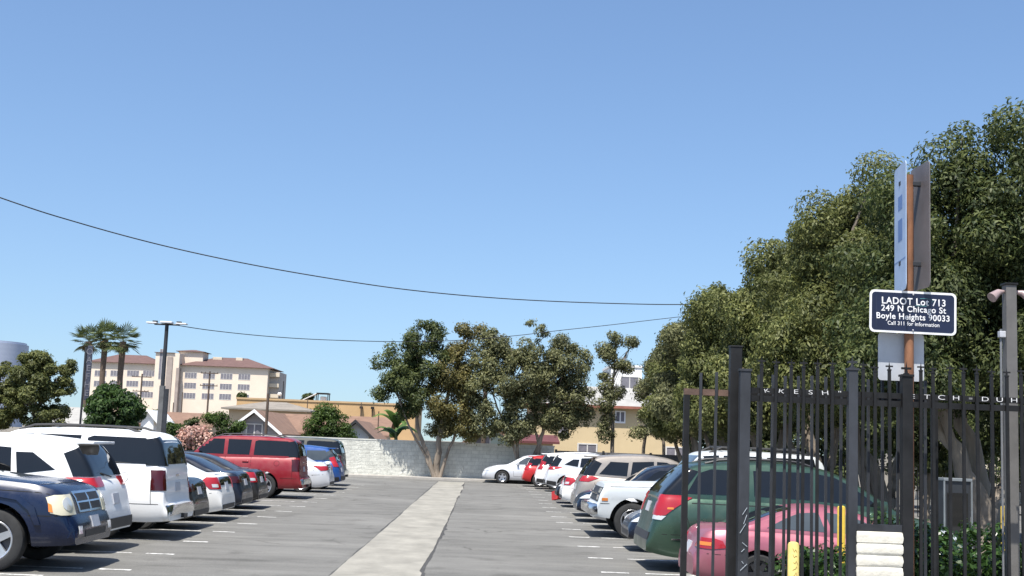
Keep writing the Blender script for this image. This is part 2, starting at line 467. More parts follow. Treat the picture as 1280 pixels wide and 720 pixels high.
def durango(col):
    L = 5.1
    belt = [(0, .56), (.02, .70), (.10, .74), (.13, 1.0), (.2, 1.10), (1.6, 1.10), (3.3, 1.12), (3.45, 1.15), (3.9, 1.18), (4.55, 1.13), (4.83, 1.055), (4.95, .99), (4.985, .76), (5.03, .70), (5.08, .62), (5.1, .52)]
    gh = [(.16, 1.10), (.25, 1.4), (.4, 1.74), (.55, 1.82), (1.3, 1.87), (2.2, 1.865), (2.7, 1.80), (3.45, 1.13)]
    c = Car(L, 1.93, belt, gh, 1.05, 4.08, .40, zb0=.34, zend=.36, arch=.09, wr=.73, nose=.17, noselen=.6)
    c.side('side_window', [(.55, 1.15), (1.3, 1.15), (1.3, 1.66), (.75, 1.66)], M_GLASS)
    c.side('side_window', [(1.42, 1.15), (2.2, 1.15), (2.2, 1.69), (1.42, 1.69)], M_GLASS)
    c.side('side_window', [(2.3, 1.15), (3.12, 1.13), (2.75, 1.58), (2.62, 1.68), (2.3, 1.69)], M_GLASS)
    c.add('windshield', [(9, -.77, 1.13), (9, .77, 1.13), (9, .65, 1.74), (9, -.65, 1.74)], (-1, 0, 0), M_GLASS2)
    c.add('rear_window', [(-1, -.72, 1.18), (-1, .72, 1.18), (-1, .6, 1.7), (-1, -.6, 1.7)], (1, 0, 0), M_GLASS)
    c.add('headlight', [(4.97, .56, .745), (4.88, .86, .745), (4.79, .93, .77), (4.75, .935, .97), (4.80, .86, 1.0), (4.90, .57, 1.005)], (-1, -.75, 0), M_YLENS, off=.012, mirror=True)
    c.add('lamp_reflector', [(4.92-.045*math.cos(t*.5236), .75+.075*math.cos(t*.5236), .885+.085*math.sin(t*.5236)) for t in range(12)], (-1, -.75, 0), glossy('lamp_bowl', (.70, .69, .62), .12, .5, coat=.5), off=.02, mirror=True, step=.04)
    c.add('turn_signal', [(4.82, .915, .78), (4.775, .94, .79), (4.765, .94, .90), (4.80, .92, .88)], (-.75, -1, 0), M_AMBER, off=.019, mirror=True)
    c.add('grille', [(9, -.50, .76), (9, .50, .76), (9, .53, 1.03), (9, -.53, 1.03)], (-1, 0, 0), M_CHROME, off=.03)
    for y0, y1, z0, z1 in ((-.46, -.045, .91, 1.0), (.045, .46, .91, 1.0), (-.44, -.045, .79, .885), (.045, .44, .79, .885)):
        c.add('grille_mesh', [(9, y0, z0), (9, y1, z0), (9, y1, z1), (9, y0, z1)], (-1, 0, 0), M_TRIM, off=.036)
    c.add('front_bumper', [(9, -.84, .46), (9, .84, .46), (9, .84, .72), (9, -.84, .72)], (-1, 0, 0), 'PAINT', off=.02)
    c.add('fog_light', [(9, .58, .50), (9, .70, .50), (9, .70, .60), (9, .58, .60)], (-1, 0, 0), M_CLEAR, off=.03, mirror=True)
    c.add('air_intake', [(9, -.45, .45), (9, .45, .45), (9, .45, .54), (9, -.45, .54)], (-1, 0, 0), M_TRIM, off=.028)
    c.add('licence_plate', [(9, -.16, .56), (9, .16, .56), (9, .16, .70), (9, -.16, .70)], (-1, 0, 0), M_PLATE, off=.04)
    c.add('tail_light', [(.1, .8, .8), (.3, .95, .8), (.3, .92, 1.08), (.12, .8, 1.08)], (1, -1.2, 0), M_RED, mirror=True)
    c.side('fender_flare_trim', [(3.47, .62), (3.56, .84), (3.75, .985), (4.08, 1.03), (4.40, .985), (4.60, .84), (4.69, .62), (4.62, .62), (4.53, .80), (4.36, .925), (4.08, .965), (3.80, .925), (3.62, .80), (3.54, .62)], 'PAINT', .03, .05)
    for x in (1.36, 2.25, 3.3): c.seam([(x, .5), (x, 1.08)])
    c.seam([(3.7, 1.06), (4.6, 1.03), (4.9, .99)]); c.seam([(4.52, .735), (5.0, .735)], .012)
    c.handle(1.5, 1.0, 'PAINT'); c.handle(2.4, 1.0, 'PAINT'); c.mirror_(3.1, 1.12, M_TRIM)
    c.rack(.8, 2.6, M_TRIM, .06, .62, 1)
    return c
def crossover(L=4.57, H=1.69, style='a', light=M_RED, lower=True, glass=None, rails=False, wr=.71, wrap=True):
    """tall hatchback; heights are drawn for 1.69 m and stretched"""
    glass = glass or M_GLASS
    sx, sz = L/4.57, H/1.69
    Q = lambda t: [(x*sx, z*sz) for x, z in t]
    belt = Q([(0, .50), (.015, .60), (.05, .66), (.075, .82), (.12, .95), (.20, 1.08), (.36, 1.10), (1.5, 1.05), (2.9, .97), (3.25, .97), (3.9, .92), (4.25, .83), (4.44, .74), (4.52, .62), (4.57, .50)])
    gh = Q([(.19, 1.05), (.26, 1.22), (.42, 1.46), (.52, 1.58), (.75, 1.635), (1.4, 1.685), (2.0, 1.69), (2.5, 1.62), (2.75, 1.53), (3.45, .97)])
    c = Car(L, 1.84*(.5+.5*sx), belt, gh, .88*sx, 3.54*sx, .345*(.6+.4*sz), zb0=.24, zend=.33, wr=wr, nose=.26, noselen=.85, tail=.16, taillen=.5)
    W = c.W
    def S(nm, t, mt, off=.005): c.side(nm, Q(t), mt, off)
    if style == 'a':     # quarter glass tapering to a point, light high on the corner
        S('side_window', [(.78, 1.20), (1.35, 1.12), (1.42, 1.44), (1.16, 1.44)], glass)
    elif style == 'b':   # upright wrapped glass
        S('side_window', [(.46, 1.15), (1.35, 1.12), (1.40, 1.50), (.66, 1.52)], glass)
    else:
        S('side_window', [(.62, 1.15), (1.35, 1.12), (1.40, 1.48), (.92, 1.49)], glass)
    S('side_window', [(1.44, 1.11), (2.06, 1.06), (2.06, 1.53), (1.50, 1.50)], glass)
    S('side_window', [(2.14, 1.06), (3.02, 1.03), (2.55, 1.45), (2.40, 1.52), (2.14, 1.53)], glass)
    z0, z1 = 1.12*sz, 1.56*sz
    c.add('rear_window', [(-1, -W*.76, z0), (-1, W*.76, z0), (-1, W*.62, z1), (-1, -W*.62, z1)], (1, 0, 0), glass)
    c.add('windshield', [(9, -W*.80, 1.03*sz), (9, W*.80, 1.03*sz), (9, W*.64, 1.58*sz), (9, -W*.64, 1.58*sz)], (-1, 0, 0), glass)
    if wrap: c.add('rear_window_wrap', [(.18*sx, W*.66, 1.115*sz), (.46*sx, W*.93, 1.115*sz), (.66*sx, W*.84, 1.44*sz), (.52*sx, W*.58, 1.56*sz)], (1, -1.3, 0), glass, .006, True)
    c.prim('roof_spoiler', lambda b, sg: box(b, .30*sx, .75*sx, -W*.60, W*.60, 1.585*sz, 1.625*sz, 0, .015), 'PAINT')
    if style == 'a':
        c.add('tail_light', [(.10*sx, .52*W, .97*sz), (.30*sx, .93*W, .96*sz), (.66*sx, .985*W, 1.06*sz), (.47*sx, .95*W, 1.10*sz), (.12*sx, .55*W, 1.10*sz)], (1, -1.1, 0), light, .014, True)
    elif style == 'b':
        c.add('tail_light', [(.14*sx, .72*W, .90*sz), (.30*sx, .95*W, .90*sz), (.42*sx, .93*W, 1.24*sz), (.30*sx, .78*W, 1.30*sz)], (1, -1.1, 0), light, .014, True)
    else:
        c.add('tail_light', [(.10*sx, .62*W, .95*sz), (.34*sx, .97*W, .94*sz), (.55*sx, .99*W, 1.04*sz), (.40*sx, .95*W, 1.09*sz), (.14*sx, .68*W, 1.09*sz)], (1, -1.1, 0), light, .014, True)
    if lower:
        c.add('rear_bumper', [(-1, -.80*W, .36), (-1, .80*W, .36), (-1, .82*W, .52), (-1, -.82*W, .52)], (1, 0, 0), M_TRIM, .02)
        c.side('rocker_trim', [(1.34*sx, .25), (3.08*sx, .25), (3.08*sx, .37), (1.34*sx, .37)], M_TRIM, .015)
        c.side('rear_bumper_trim', [(.06, .34), (.45*sx, .29), (.45*sx, .46), (.06, .50)], M_TRIM, .015)
    c.plate(False, .78*sz)
    c.add('headlight', [(4.35*sx, .50*W, .66*sz), (4.22*sx, .86*W, .68*sz), (3.92*sx, .95*W, .80*sz), (4.22*sx, .70*W, .78*sz)], (-1, -.8, .0), M_CLEAR, .01, True)
    c.add('grille', [(9, -.42, .50*sz), (9, .42, .50*sz), (9, .48, .66*sz), (9, -.48, .66*sz)], (-1, 0, 0), M_TRIM)
    c.add('fog_light', [(9, .56*W, .40), (9, .70*W, .40), (9, .70*W, .50), (9, .56*W, .50)], (-1, 0, 0), M_CHROME, .012, True)
    for x in (1.40, 2.10, 3.12): c.seam(Q([(x, .45 if x > 1.5 else .80), (x, 1.06)]))
    c.seam(Q([(1.42, .43), (3.1, .43)])); c.seam(Q([(.55, .6), (.50, .92)]))
    c.handle(1.56*sx, .96*sz, 'PAINT'); c.handle(2.28*sx, .95*sz, 'PAINT'); c.mirror_(2.98*sx, 1.06*sz, 'PAINT')
    c.prim('rear_wiper', lambda b, sg: tube(b, [(.16*sx, 0, 1.10*sz), (.22*sx, .35, 1.16*sz)], .012, 5), M_TRIM)
    if rails: c.rack(.75*sx, 2.3*sx, M_TRIM if rails is True else rails, .05, .62, 0)
    return c
def sedan(L=4.8, H=1.46, style='a', glass=None, light=M_RED, W=1.82):
    glass = glass or M_GLASS
    sx, sz = L/4.8, H/1.46
    Q = lambda t: [(x*sx, z*sz) for x, z in t]
    belt = Q([(0, .48), (.015, .60), (.05, .66), (.09, .80), (.13, .97), (.20, 1.03), (.75, 1.04), (1.3, .96), (3.3, .90), (3.6, .92), (4.15, .86), (4.5, .75), (4.68, .66), (4.76, .55), (4.8, .46)])
    gh = Q([(.58, 1.02), (.80, 1.10), (1.30, 1.34), (1.65, 1.43), (2.1, 1.46), (2.6, 1.44), (2.95, 1.34), (3.75, .90)])
    c = Car(L, W, belt, gh, 1.05*sx, 3.85*sx, .325, zb0=.20, zend=.28, wr=.66, wb=.87, nose=.26, noselen=.9, tail=.16, taillen=.6)
    W = c.W
    c.side('side_window', Q([(1.02, 1.07), (1.42, 1.04), (1.55, 1.32), (1.40, 1.29)]), glass)
    c.side('side_window', Q([(1.48, 1.04), (2.22, 1.0), (2.22, 1.37), (1.62, 1.34)]), glass)
    c.side('side_window', Q([(2.30, 1.0), (3.25, .98), (2.85, 1.26), (2.68, 1.35), (2.30, 1.37)]), glass)
    c.add('rear_window', [(-1, -W*.74, 1.09*sz), (-1, W*.74, 1.09*sz), (-1, W*.58, 1.37*sz), (-1, -W*.58, 1.37*sz)], (1, 0, -.25), glass)
    c.add('windshield', [(9, -W*.80, .96*sz), (9, W*.80, .96*sz), (9, W*.60, 1.36*sz), (9, -W*.60, 1.36*sz)], (-1, 0, 0), glass)
    if style == 'a':    # rounded light on the corner
        c.add('tail_light', [(.10*sx, .66*W, .74*sz), (.30*sx, .93*W, .74*sz), (.48*sx, .97*W, .90*sz), (.36*sx, .93*W, 1.0*sz), (.16*sx, .72*W, 1.0*sz)], (1, -1.1, 0), light, .012, True)
        c.add('reversing_light', [(.17*sx, .77*W, .78*sz), (.26*sx, .89*W, .78*sz), (.28*sx, .89*W, .85*sz), (.19*sx, .77*W, .85*sz)], (1, -1.1, 0), M_CLEAR, .018, True)
    elif style == 'b':  # long horizontal light
        c.add('tail_light', [(.09*sx, .45*W, .80*sz), (.32*sx, .95*W, .79*sz), (.55*sx, .98*W, .88*sz), (.40*sx, .94*W, .95*sz), (.12*sx, .48*W, .95*sz)], (1, -1.1, 0), light, .012, True)
    else:               # slim swept light
        c.add('tail_light', [(.10*sx, .50*W, .84*sz), (.34*sx, .95*W, .78*sz), (.50*sx, .98*W, .90*sz), (.66*sx, .97*W, .97*sz), (.34*sx, .92*W, .95*sz), (.14*sx, .55*W, .96*sz)], (1, -1.1, 0), light, .012, True)
    c.plate(False, .80*sz)
    c.add('rear_bumper_trim', [(-1, -.7*W, .30), (-1, .7*W, .30), (-1, .74*W, .40), (-1, -.74*W, .40)], (1, 0, 0), M_TRIM, .012)
    c.add('headlight', [(4.62*sx, .50*W, .60*sz), (4.48*sx, .84*W, .62*sz), (4.15*sx, .95*W, .76*sz), (4.45*sx, .70*W, .73*sz)], (-1, -.8, 0), M_CLEAR, .01, True)
    c.add('grille', [(9, -.40, .50*sz), (9, .40, .50*sz), (9, .46, .63*sz), (9, -.46, .63*sz)], (-1, 0, 0), M_TRIM)
    c.add('air_intake', [(9, -.5, .32), (9, .5, .32), (9, .5, .42), (9, -.5, .42)], (-1, 0, 0), M_TRIM)
    c.seam(Q([(1.55, .95), (1.5, .75), (1.6, .40)])); c.seam(Q([(2.26, .38), (2.26, .95)])); c.seam(Q([(3.3, .38), (3.35, .88)])); c.seam(Q([(1.6, .38), (3.3, .38)]))
    c.seam(Q([(.10, .66), (.68, .62)])); c.seam(Q([(.62, .60), (.60, .80)]))
    c.handle(1.72*sx, .86*sz, 'PAINT'); c.handle(2.46*sx, .85*sz, 'PAINT'); c.mirror_(3.12*sx, .99*sz, 'PAINT')
    c.side('fuel_door', Q([(.78, .82), (.94, .82), (.94, .95), (.78, .95)]), 'PAINT', .004)
    return c
def minivan():
    L = 5.18
    belt = [(0, .46), (.015, .54), (.05, .64), (.10, .80), (.17, 1.12), (.25, 1.205), (1.5, 1.20), (3.4, 1.10), (3.9, 1.04), (4.5, .93), (4.9, .78), (5.08, .64), (5.14, .54), (5.18, .44)]
    gh = [(.20, 1.16), (.30, 1.30), (.52, 1.52), (.62, 1.64), (.78, 1.71), (1.5, 1.775), (2.3, 1.78), (2.9, 1.70), (3.3, 1.54), (4.2, .97)]
    c = Car(L, 1.97, belt, gh, 1.05, 4.20, .35, zb0=.24, zend=.32, wr=.72, wb=.90, nose=.28, noselen=1.0, tail=.17, taillen=.55)
    c.side('side_window', [(.62, 1.245), (1.62, 1.24), (1.62, 1.63), (1.02, 1.64), (.82, 1.57)], M_GLASS)
    c.side('side_window', [(1.70, 1.24), (2.62, 1.21), (2.62, 1.64), (1.70, 1.64)], M_GLASS)
    c.side('side_window', [(2.72, 1.20), (3.72, 1.14), (3.25, 1.46), (3.0, 1.58), (2.72, 1.63)], M_GLASS)
    c.add('rear_window', [(-1, -.79, 1.23), (-1, .79, 1.23), (-1, .66, 1.68), (-1, -.66, 1.68)], (1, 0, 0), M_GLASS)
    c.add('rear_window_wrap', [(.20, .80, 1.225), (.52, .90, 1.225), (.78, .82, 1.60), (.62, .68, 1.66)], (1, -1.3, 0), M_GLASS, .006, True)
    c.add('windshield', [(9, -.78, 1.06), (9, .78, 1.06), (9, .62, 1.66), (9, -.62, 1.66)], (-1, 0, 0), M_GLASS)
    c.add('tail_light', [(.10, .72, .90), (.22, .88, .88), (.30, .93, .90), (.62, .985, 1.18), (.50, .95, 1.215), (.16, .74, 1.215)], (1, -1.1, 0), M_RED, .016, True)
    c.add('reversing_light', [(.12, .76, .83), (.24, .91, .82), (.30, .94, .885), (.14, .76, .89)], (1, -1.1, 0), M_CLEAR, .016, True)
    c.add('side_reflector', [(.30, .95, .99), (.40, .96, .99), (.40, .96, 1.02), (.30, .95, 1.02)], (1, -1.1, 0), M_AMBER, .022, True)
    c.side('chrome_moulding', [(.80, .80), (3.9, .80), (3.9, .825), (.80, .825)], M_CHROME, .012)
    c.side('chrome_moulding', [(.38, .52), (.68, .52), (.68, .54), (.38, .54)], M_CHROME, .012)
    c.plate(False, 1.0)
    c.add('rear_bumper_trim', [(-1, -.8, .50), (-1, .8, .50), (-1, .8, .62), (-1, -.8, .62)], (1, 0, 0), M_TRIM, .015)
    c.add('headlight', [(4.95, .5, .64), (4.8, .84, .66), (4.45, .94, .82), (4.8, .7, .8)], (-1, -.8, 0), M_CLEAR, .01, True)
    for x in (1.66, 2.67, 3.8): c.seam([(x, .45 if x > 1.7 else .72), (x, 1.10)])
    c.seam([(1.5, .42), (3.8, .42)]); c.seam([(.12, .60), (.70, .60)]); c.seam([(.55, 1.1), (.70, .62)]); c.seam([(.7, 1.1), (2.6, 1.08)], .014)
    c.handle(1.85, 1.0, 'PAINT'); c.handle(2.85, .98, 'PAINT'); c.mirror_(3.7, 1.12, 'PAINT')
    c.rack(.95, 2.7, M_TRIM, .04, .62, 0)
    c.prim('rear_wiper', lambda b, sg: tube(b, [(.16, .0, 1.08), (.20, .38, 1.14)], .014, 5), M_TRIM)
    return c
def coupe():
    L = 4.4
    belt = [(0, .46), (.012, .54), (.06, .585), (.09, .70), (.13, .84), (.22, .90), (.5, .92), (1.2, .90), (2.9, .83), (3.4, .82), (3.9, .73), (4.2, .62), (4.33, .54), (4.38, .46), (4.4, .42)]
    gh = [(.48, .90), (.80, 1.02), (1.25, 1.19), (1.6, 1.27), (1.95, 1.295), (2.3, 1.26), (2.6, 1.16), (3.3, .82)]
    c = Car(L, 1.73, belt, gh, .93, 3.50, .30, zb0=.20, zend=.25, arch=.06, wr=.64, wb=.87, nose=.28, noselen=.95, tail=.20, taillen=.6)
    c.side('side_window', [(1.06, .965), (1.92, .935), (1.84, 1.21), (1.55, 1.19), (1.33, 1.10)], M_GLASS2)
    c.side('side_window', [(2.02, .93), (2.86, .915), (2.5, 1.10), (2.30, 1.18), (1.94, 1.215)], M_GLASS2)
    c.add('rear_window', [(.62, -.62, .96), (.62, .62, .96), (1.46, .50, 1.235), (1.46, -.50, 1.235)], (.35, 0, -1), M_GLASS)
    c.add('windshield', [(9, -.68, .87), (9, .68, .87), (9, .52, 1.20), (9, -.52, 1.20)], (-1, 0, 0), M_GLASS)
    c.add('tail_light', [(.10, .42, .655), (.28, .80, .64), (.46, .845, .665), (.40, .83, .76), (.30, .79, .79), (.14, .46, .80)], (1, -1.1, 0), M_RED, .012, True)
    c.add('turn_signal', [(.15, .56, .69), (.27, .77, .685), (.27, .77, .735), (.16, .56, .74)], (1, -1.1, 0), M_AMBER, .017, True)
    c.plate(False, .62)
    c.seam([(.04, .575), (.60, .56)]); c.seam([(1.86, .30), (1.98, .86)]); c.seam([(3.0, .3), (3.0, .82)]); c.seam([(1.86, .28), (3.0, .28)])
    c.side('rub_strip', [(1.36, .50), (3.0, .49), (3.0, .53), (1.36, .54)], 'PAINT', .012)
    c.handle(2.12, .76, 'PAINT'); c.mirror_(2.72, .90, 'PAINT')
    c.add('headlight', [(4.22, .45, .52), (4.1, .78, .53), (3.8, .84, .64), (4.1, .6, .64)], (-1, -.8, 0), M_CLEAR, .01, True)
    c.add('side_marker', [(1.26, 9, .52), (1.32, 9, .52), (1.32, 9, .56), (1.26, 9, .56)], (0, -1, 0), M_AMBER, .012, True)
    return c
def square_suv():
    """1980s square-shouldered truck based wagon with nose to the aisle"""
    L = 5.35
    belt = [(0, .62), (.02, .70), (.10, .72), (.12, 1.1), (.2, 1.17), (3.4, 1.17), (3.62, 1.19), (5.0, 1.155), (5.17, 1.12), (5.20, .74), (5.23, .72), (5.34, .70), (5.35, .56)]
    gh = [(.14, 1.16), (.2, 1.4), (.32, 1.86), (.5, 1.92), (1.5, 1.95), (2.5, 1.95), (3.0, 1.90), (3.62, 1.19)]
    c = Car(L, 2.02, belt, gh, 1.25, 4.48, .385, zb0=.42, zend=.48, arch=.10, wr=.80, wb=.92, tail=.03, taillen=.2, nose=.05, noselen=.25,
            bulge=[(0, .95), (.1, .97), (.3, .985), (.55, .99), (.62, 1.0), (.80, .995), (.93, .98), (1, .95)])
    c.side('side_window', [(.4, 1.23), (1.55, 1.23), (1.55, 1.85), (.52, 1.85)], M_GLASS)
    c.side('side_window', [(1.66, 1.23), (2.5, 1.23), (2.5, 1.86), (1.66, 1.86)], M_GLASS)
    c.side('side_window', [(2.6, 1.23), (3.42, 1.23), (3.02, 1.83), (2.6, 1.86)], M_GLASS)
    c.add('windshield', [(9, -.84, 1.24), (9, .84, 1.24), (9, .76, 1.84), (9, -.76, 1.84)], (-1, 0, 0), M_GLASS2)
    c.add('rear_window', [(-1, -.8, 1.22), (-1, .8, 1.22), (-1, .72, 1.8), (-1, -.72, 1.8)], (1, 0, 0), M_GLASS)
    c.add('grille', [(9, -.94, .78), (9, .94, .78), (9, .94, 1.08), (9, -.94, 1.08)], (-1, 0, 0), M_TRIM, .012)
    c.add('grille_bar', [(9, -.6, .915), (9, .6, .915), (9, .6, .945), (9, -.6, .945)], (-1, 0, 0), M_CHROME, .03)
    for z in (.81, .96): c.add('headlight', [(9, .66, z), (9, .90, z), (9, .90, z+.10), (9, .66, z+.10)], (-1, 0, 0), M_CLEAR, .022, True)
    c.add('side_marker', [(5.02, 9, .80), (5.15, 9, .80), (5.15, 9, .86), (5.02, 9, .86)], (0, -1, 0), M_AMBER, .01, True)
    c.prim('front_bumper', lambda b, sg: box(b, 5.22, 5.44, -1.0, 1.0, .50, .73, 0, .05), M_CHROME, smooth=40)
    c.add('tail_light', [(-1, .84, .8), (-1, .96, .8), (-1, .96, 1.1), (-1, .84, 1.1)], (1, 0, 0), M_RED, .01, True)
    c.seam([(3.7, 1.14), (5.1, 1.10)], .014); c.seam([(3.52, .55), (3.52, 1.16)]); c.seam([(2.55, .55), (2.55, 1.16)])
    c.seam([(3.56, .72), (3.96, .72)], .02); c.seam([(4.98, .74), (5.18, .74)], .012)
    c.mirror_(3.34, 1.24, M_CHROME); c.handle(2.72, 1.04, M_CHROME)
    c.rack(.6, 2.8, M_TRIM, .10, .72, 5)
    return c
CARS = []
def park(c, name, label, mat, edge, D, side, nose_out=False, jitter=0, scale=1.0, **kw):
    """edge: distance of the aisle end of the car from the aisle line x=0; side -1 left, +1 right"""
    rz = (0 if side > 0 else math.pi) + (math.pi if nose_out else 0) + R(jitter)
    x = edge + side*c.L*scale/2
    o = c.finish(name, label, mat, (x, D, 0), rz, group=None, **kw)
    o.scale = (scale,)*3
    CARS.append(o); return o
P_WHITE = paint('white_car_paint', (.78, .78, .77), dust=.05)
P_WHITE2 = paint('pearl_white_car_paint', (.74, .73, .70), dust=.06)
P_NAVY = paint('navy_metallic_paint', (.003, .010, .036), .05, .18, .02)
P_NAVY2 = paint('dark_blue_paint', (.006, .011, .025), .1, .22, .03)
P_BLACK = paint('black_car_paint', (.010, .010, .012), 0, .2, .05)
P_RED = paint('red_metallic_paint', (.23, .012, .020), .1, .3, .06)
P_SILVER = paint('silver_car_paint', (.52, .53, .55), .55, .3, .05)
P_PSILV = paint('pale_silver_paint', (.66, .67, .69), .35, .3, .05)
P_BLUE = paint('blue_car_paint', (.015, .07, .25), .2, .25, .05)
P_OLIVE = paint('olive_grey_paint', (.07, .072, .06), .2, .4, .1)
P_GREEN = paint('dark_green_metallic_paint', (.058, .108, .075), .72, .22, .05)
P_PINK = paint('faded_pink_metallic_paint', (.34, .105, .14), .45, .33, .10)
P_TAN = paint('champagne_metallic_paint', (.33, .295, .26), .5, .3, .06)
P_GREY = paint('dark_grey_metallic_paint', (.10, .115, .135), .4, .28, .06)
P_BRED = paint('bright_red_paint', (.40, .015, .015), 0, .3, .05)

# left row, from the camera to the back wall (tails to the aisle unless noted)
park(durango(None), 'parked_car', 'navy blue SUV parked nose out with yellowed headlight and chrome cross grille', P_NAVY, -5.68, 18.7, -1, True, .5, 1.08)
park(crossover(4.57, 1.76, 'a'), 'parked_car', 'white crossover with red wedge tail light between navy SUV and big white SUV', P_WHITE, -6.12, 21.45, -1, scale=1.07)
park(big_suv('w', None), 'parked_car', 'big boxy white SUV with dark tail lights and black roof rails, in the left row', P_WHITE, -5.75, 24.4, -1, scale=1.03)
park(sedan(4.7, 1.45, 'b', light=M_DRED), 'parked_car', 'black sedan mostly hidden behind the tail of the big white SUV', P_BLACK, -5.95, 27.0, -1)
park(sedan(4.85, 1.48, 'a'), 'parked_car', 'white sedan with rounded red and clear tail light, beside the dark blue sedan', P_WHITE2, -5.9, 29.6, -1)
park(sedan(4.85, 1.48, 'b', light=M_DRED), 'parked_car', 'dark blue sedan with long red tail light, beside the white sedan in the left row', P_NAVY2, -5.95, 32.2, -1)
park(sedan(4.9, 1.46, 'a', light=M_RED), 'parked_car', 'black sedan with bright red tail light, between the dark blue sedan and the red SUV', P_BLACK, -6.0, 34.8, -1)
park(sedan(4.6, 1.40, 'b'), 'parked_car', 'low dark grey sedan nearly hidden in front of the red SUV', P_GREY, -6.8, 37.6, -1)
park(big_suv('r', None, lens=M_DRED), 'parked_car', 'big dark red SUV with roof rails and tinted windows, in the left row', P_RED, -5.72, 41.2, -1)
park(sedan(4.65, 1.48, 'c', M_GLASS2), 'parked_car', 'pale silver sedan with swept red tail light, past the red SUV', P_PSILV, -5.5, 46.3, -1)
park(crossover(4.5, 1.66, 'b', glass=M_GLASS2), 'parked_car', 'blue crossover with tall red tail light, between the silver sedan and the olive SUV', P_BLUE, -5.45, 49.4, -1)
park(big_suv('r', None, rails=False), 'parked_car', 'olive grey boxy SUV, last of the left row before the white wall', P_OLIVE, -5.75, 53.2, -1)
# right row
park(coupe(), 'parked_car', 'faded pink two door coupe right behind the black fence', P_PINK, 3.12, 19.0, 1, rim='alloy6', rim_mat=M_DRIM)
park(minivan(), 'parked_car', 'dark green minivan with large red tail light, beside the pink coupe', P_GREEN, 2.80, 22.0, 1, scale=1.06)
park(sedan(4.6, 1.42, 'a'), 'parked_car', 'dark blue sedan, mostly hidden between the green minivan and the square white wagon', P_NAVY2, 2.95, 25.6, 1, True)
park(square_suv(), 'parked_car', 'old square white truck wagon parked nose out with chrome bumper and roof rack', paint('pale_grey_white_paint', (.60, .63, .64), .2, .32, .08), 2.52, 29.4, 1, True, scale=1.05)
park(sedan(4.8, 1.46, 'a'), 'parked_car', 'silver sedan parked nose out, only its hood showing over the square white wagon', P_SILVER, 2.85, 32.1, 1, True)
park(crossover(4.7, 1.62, 'c'), 'parked_car', 'dark navy crossover parked nose out, hood showing beside the champagne crossover', P_NAVY2, 2.6, 34.6, 1, True)
park(crossover(5.1, 1.84, 'c', lower=False), 'parked_car', 'champagne coloured large crossover with red oval tail light, in the right row', P_TAN, 2.72, 37.3, 1)
park(sedan(4.3, 1.46, 'a'), 'parked_car', 'white compact car, only its tail showing past the champagne crossover', P_WHITE, 2.68, 42.3, 1)
park(sedan(4.6, 1.46, 'b'), 'parked_car', 'black sedan parked nose out beside the white compact and the fallen red cone', P_BLACK, 2.66, 44.9, 1, True)
park(crossover(4.75, 1.70, 'a', rails=M_ALLOY), 'parked_car', 'silver crossover with roof rails and angular red tail light, beyond the empty stalls', P_PSILV, 2.78, 55.6, 1)
park(crossover(4.55, 1.70, 'b'), 'parked_car', 'white crossover between the silver crossover and the red hatchback', P_WHITE, 2.45, 58.3, 1)
park(crossover(4.2, 1.52, 'b', lower=False), 'parked_car', 'bright red hatchback between the white crossover and the silver sedan by the wall', P_BRED, 1.95, 61.0, 1)
park(sedan(5.1, 1.47, 'a', M_GLASS2), 'parked_car', 'silver sedan parked nose out at the far end against the back wall', P_PSILV, .02, 64.4, 1, True)
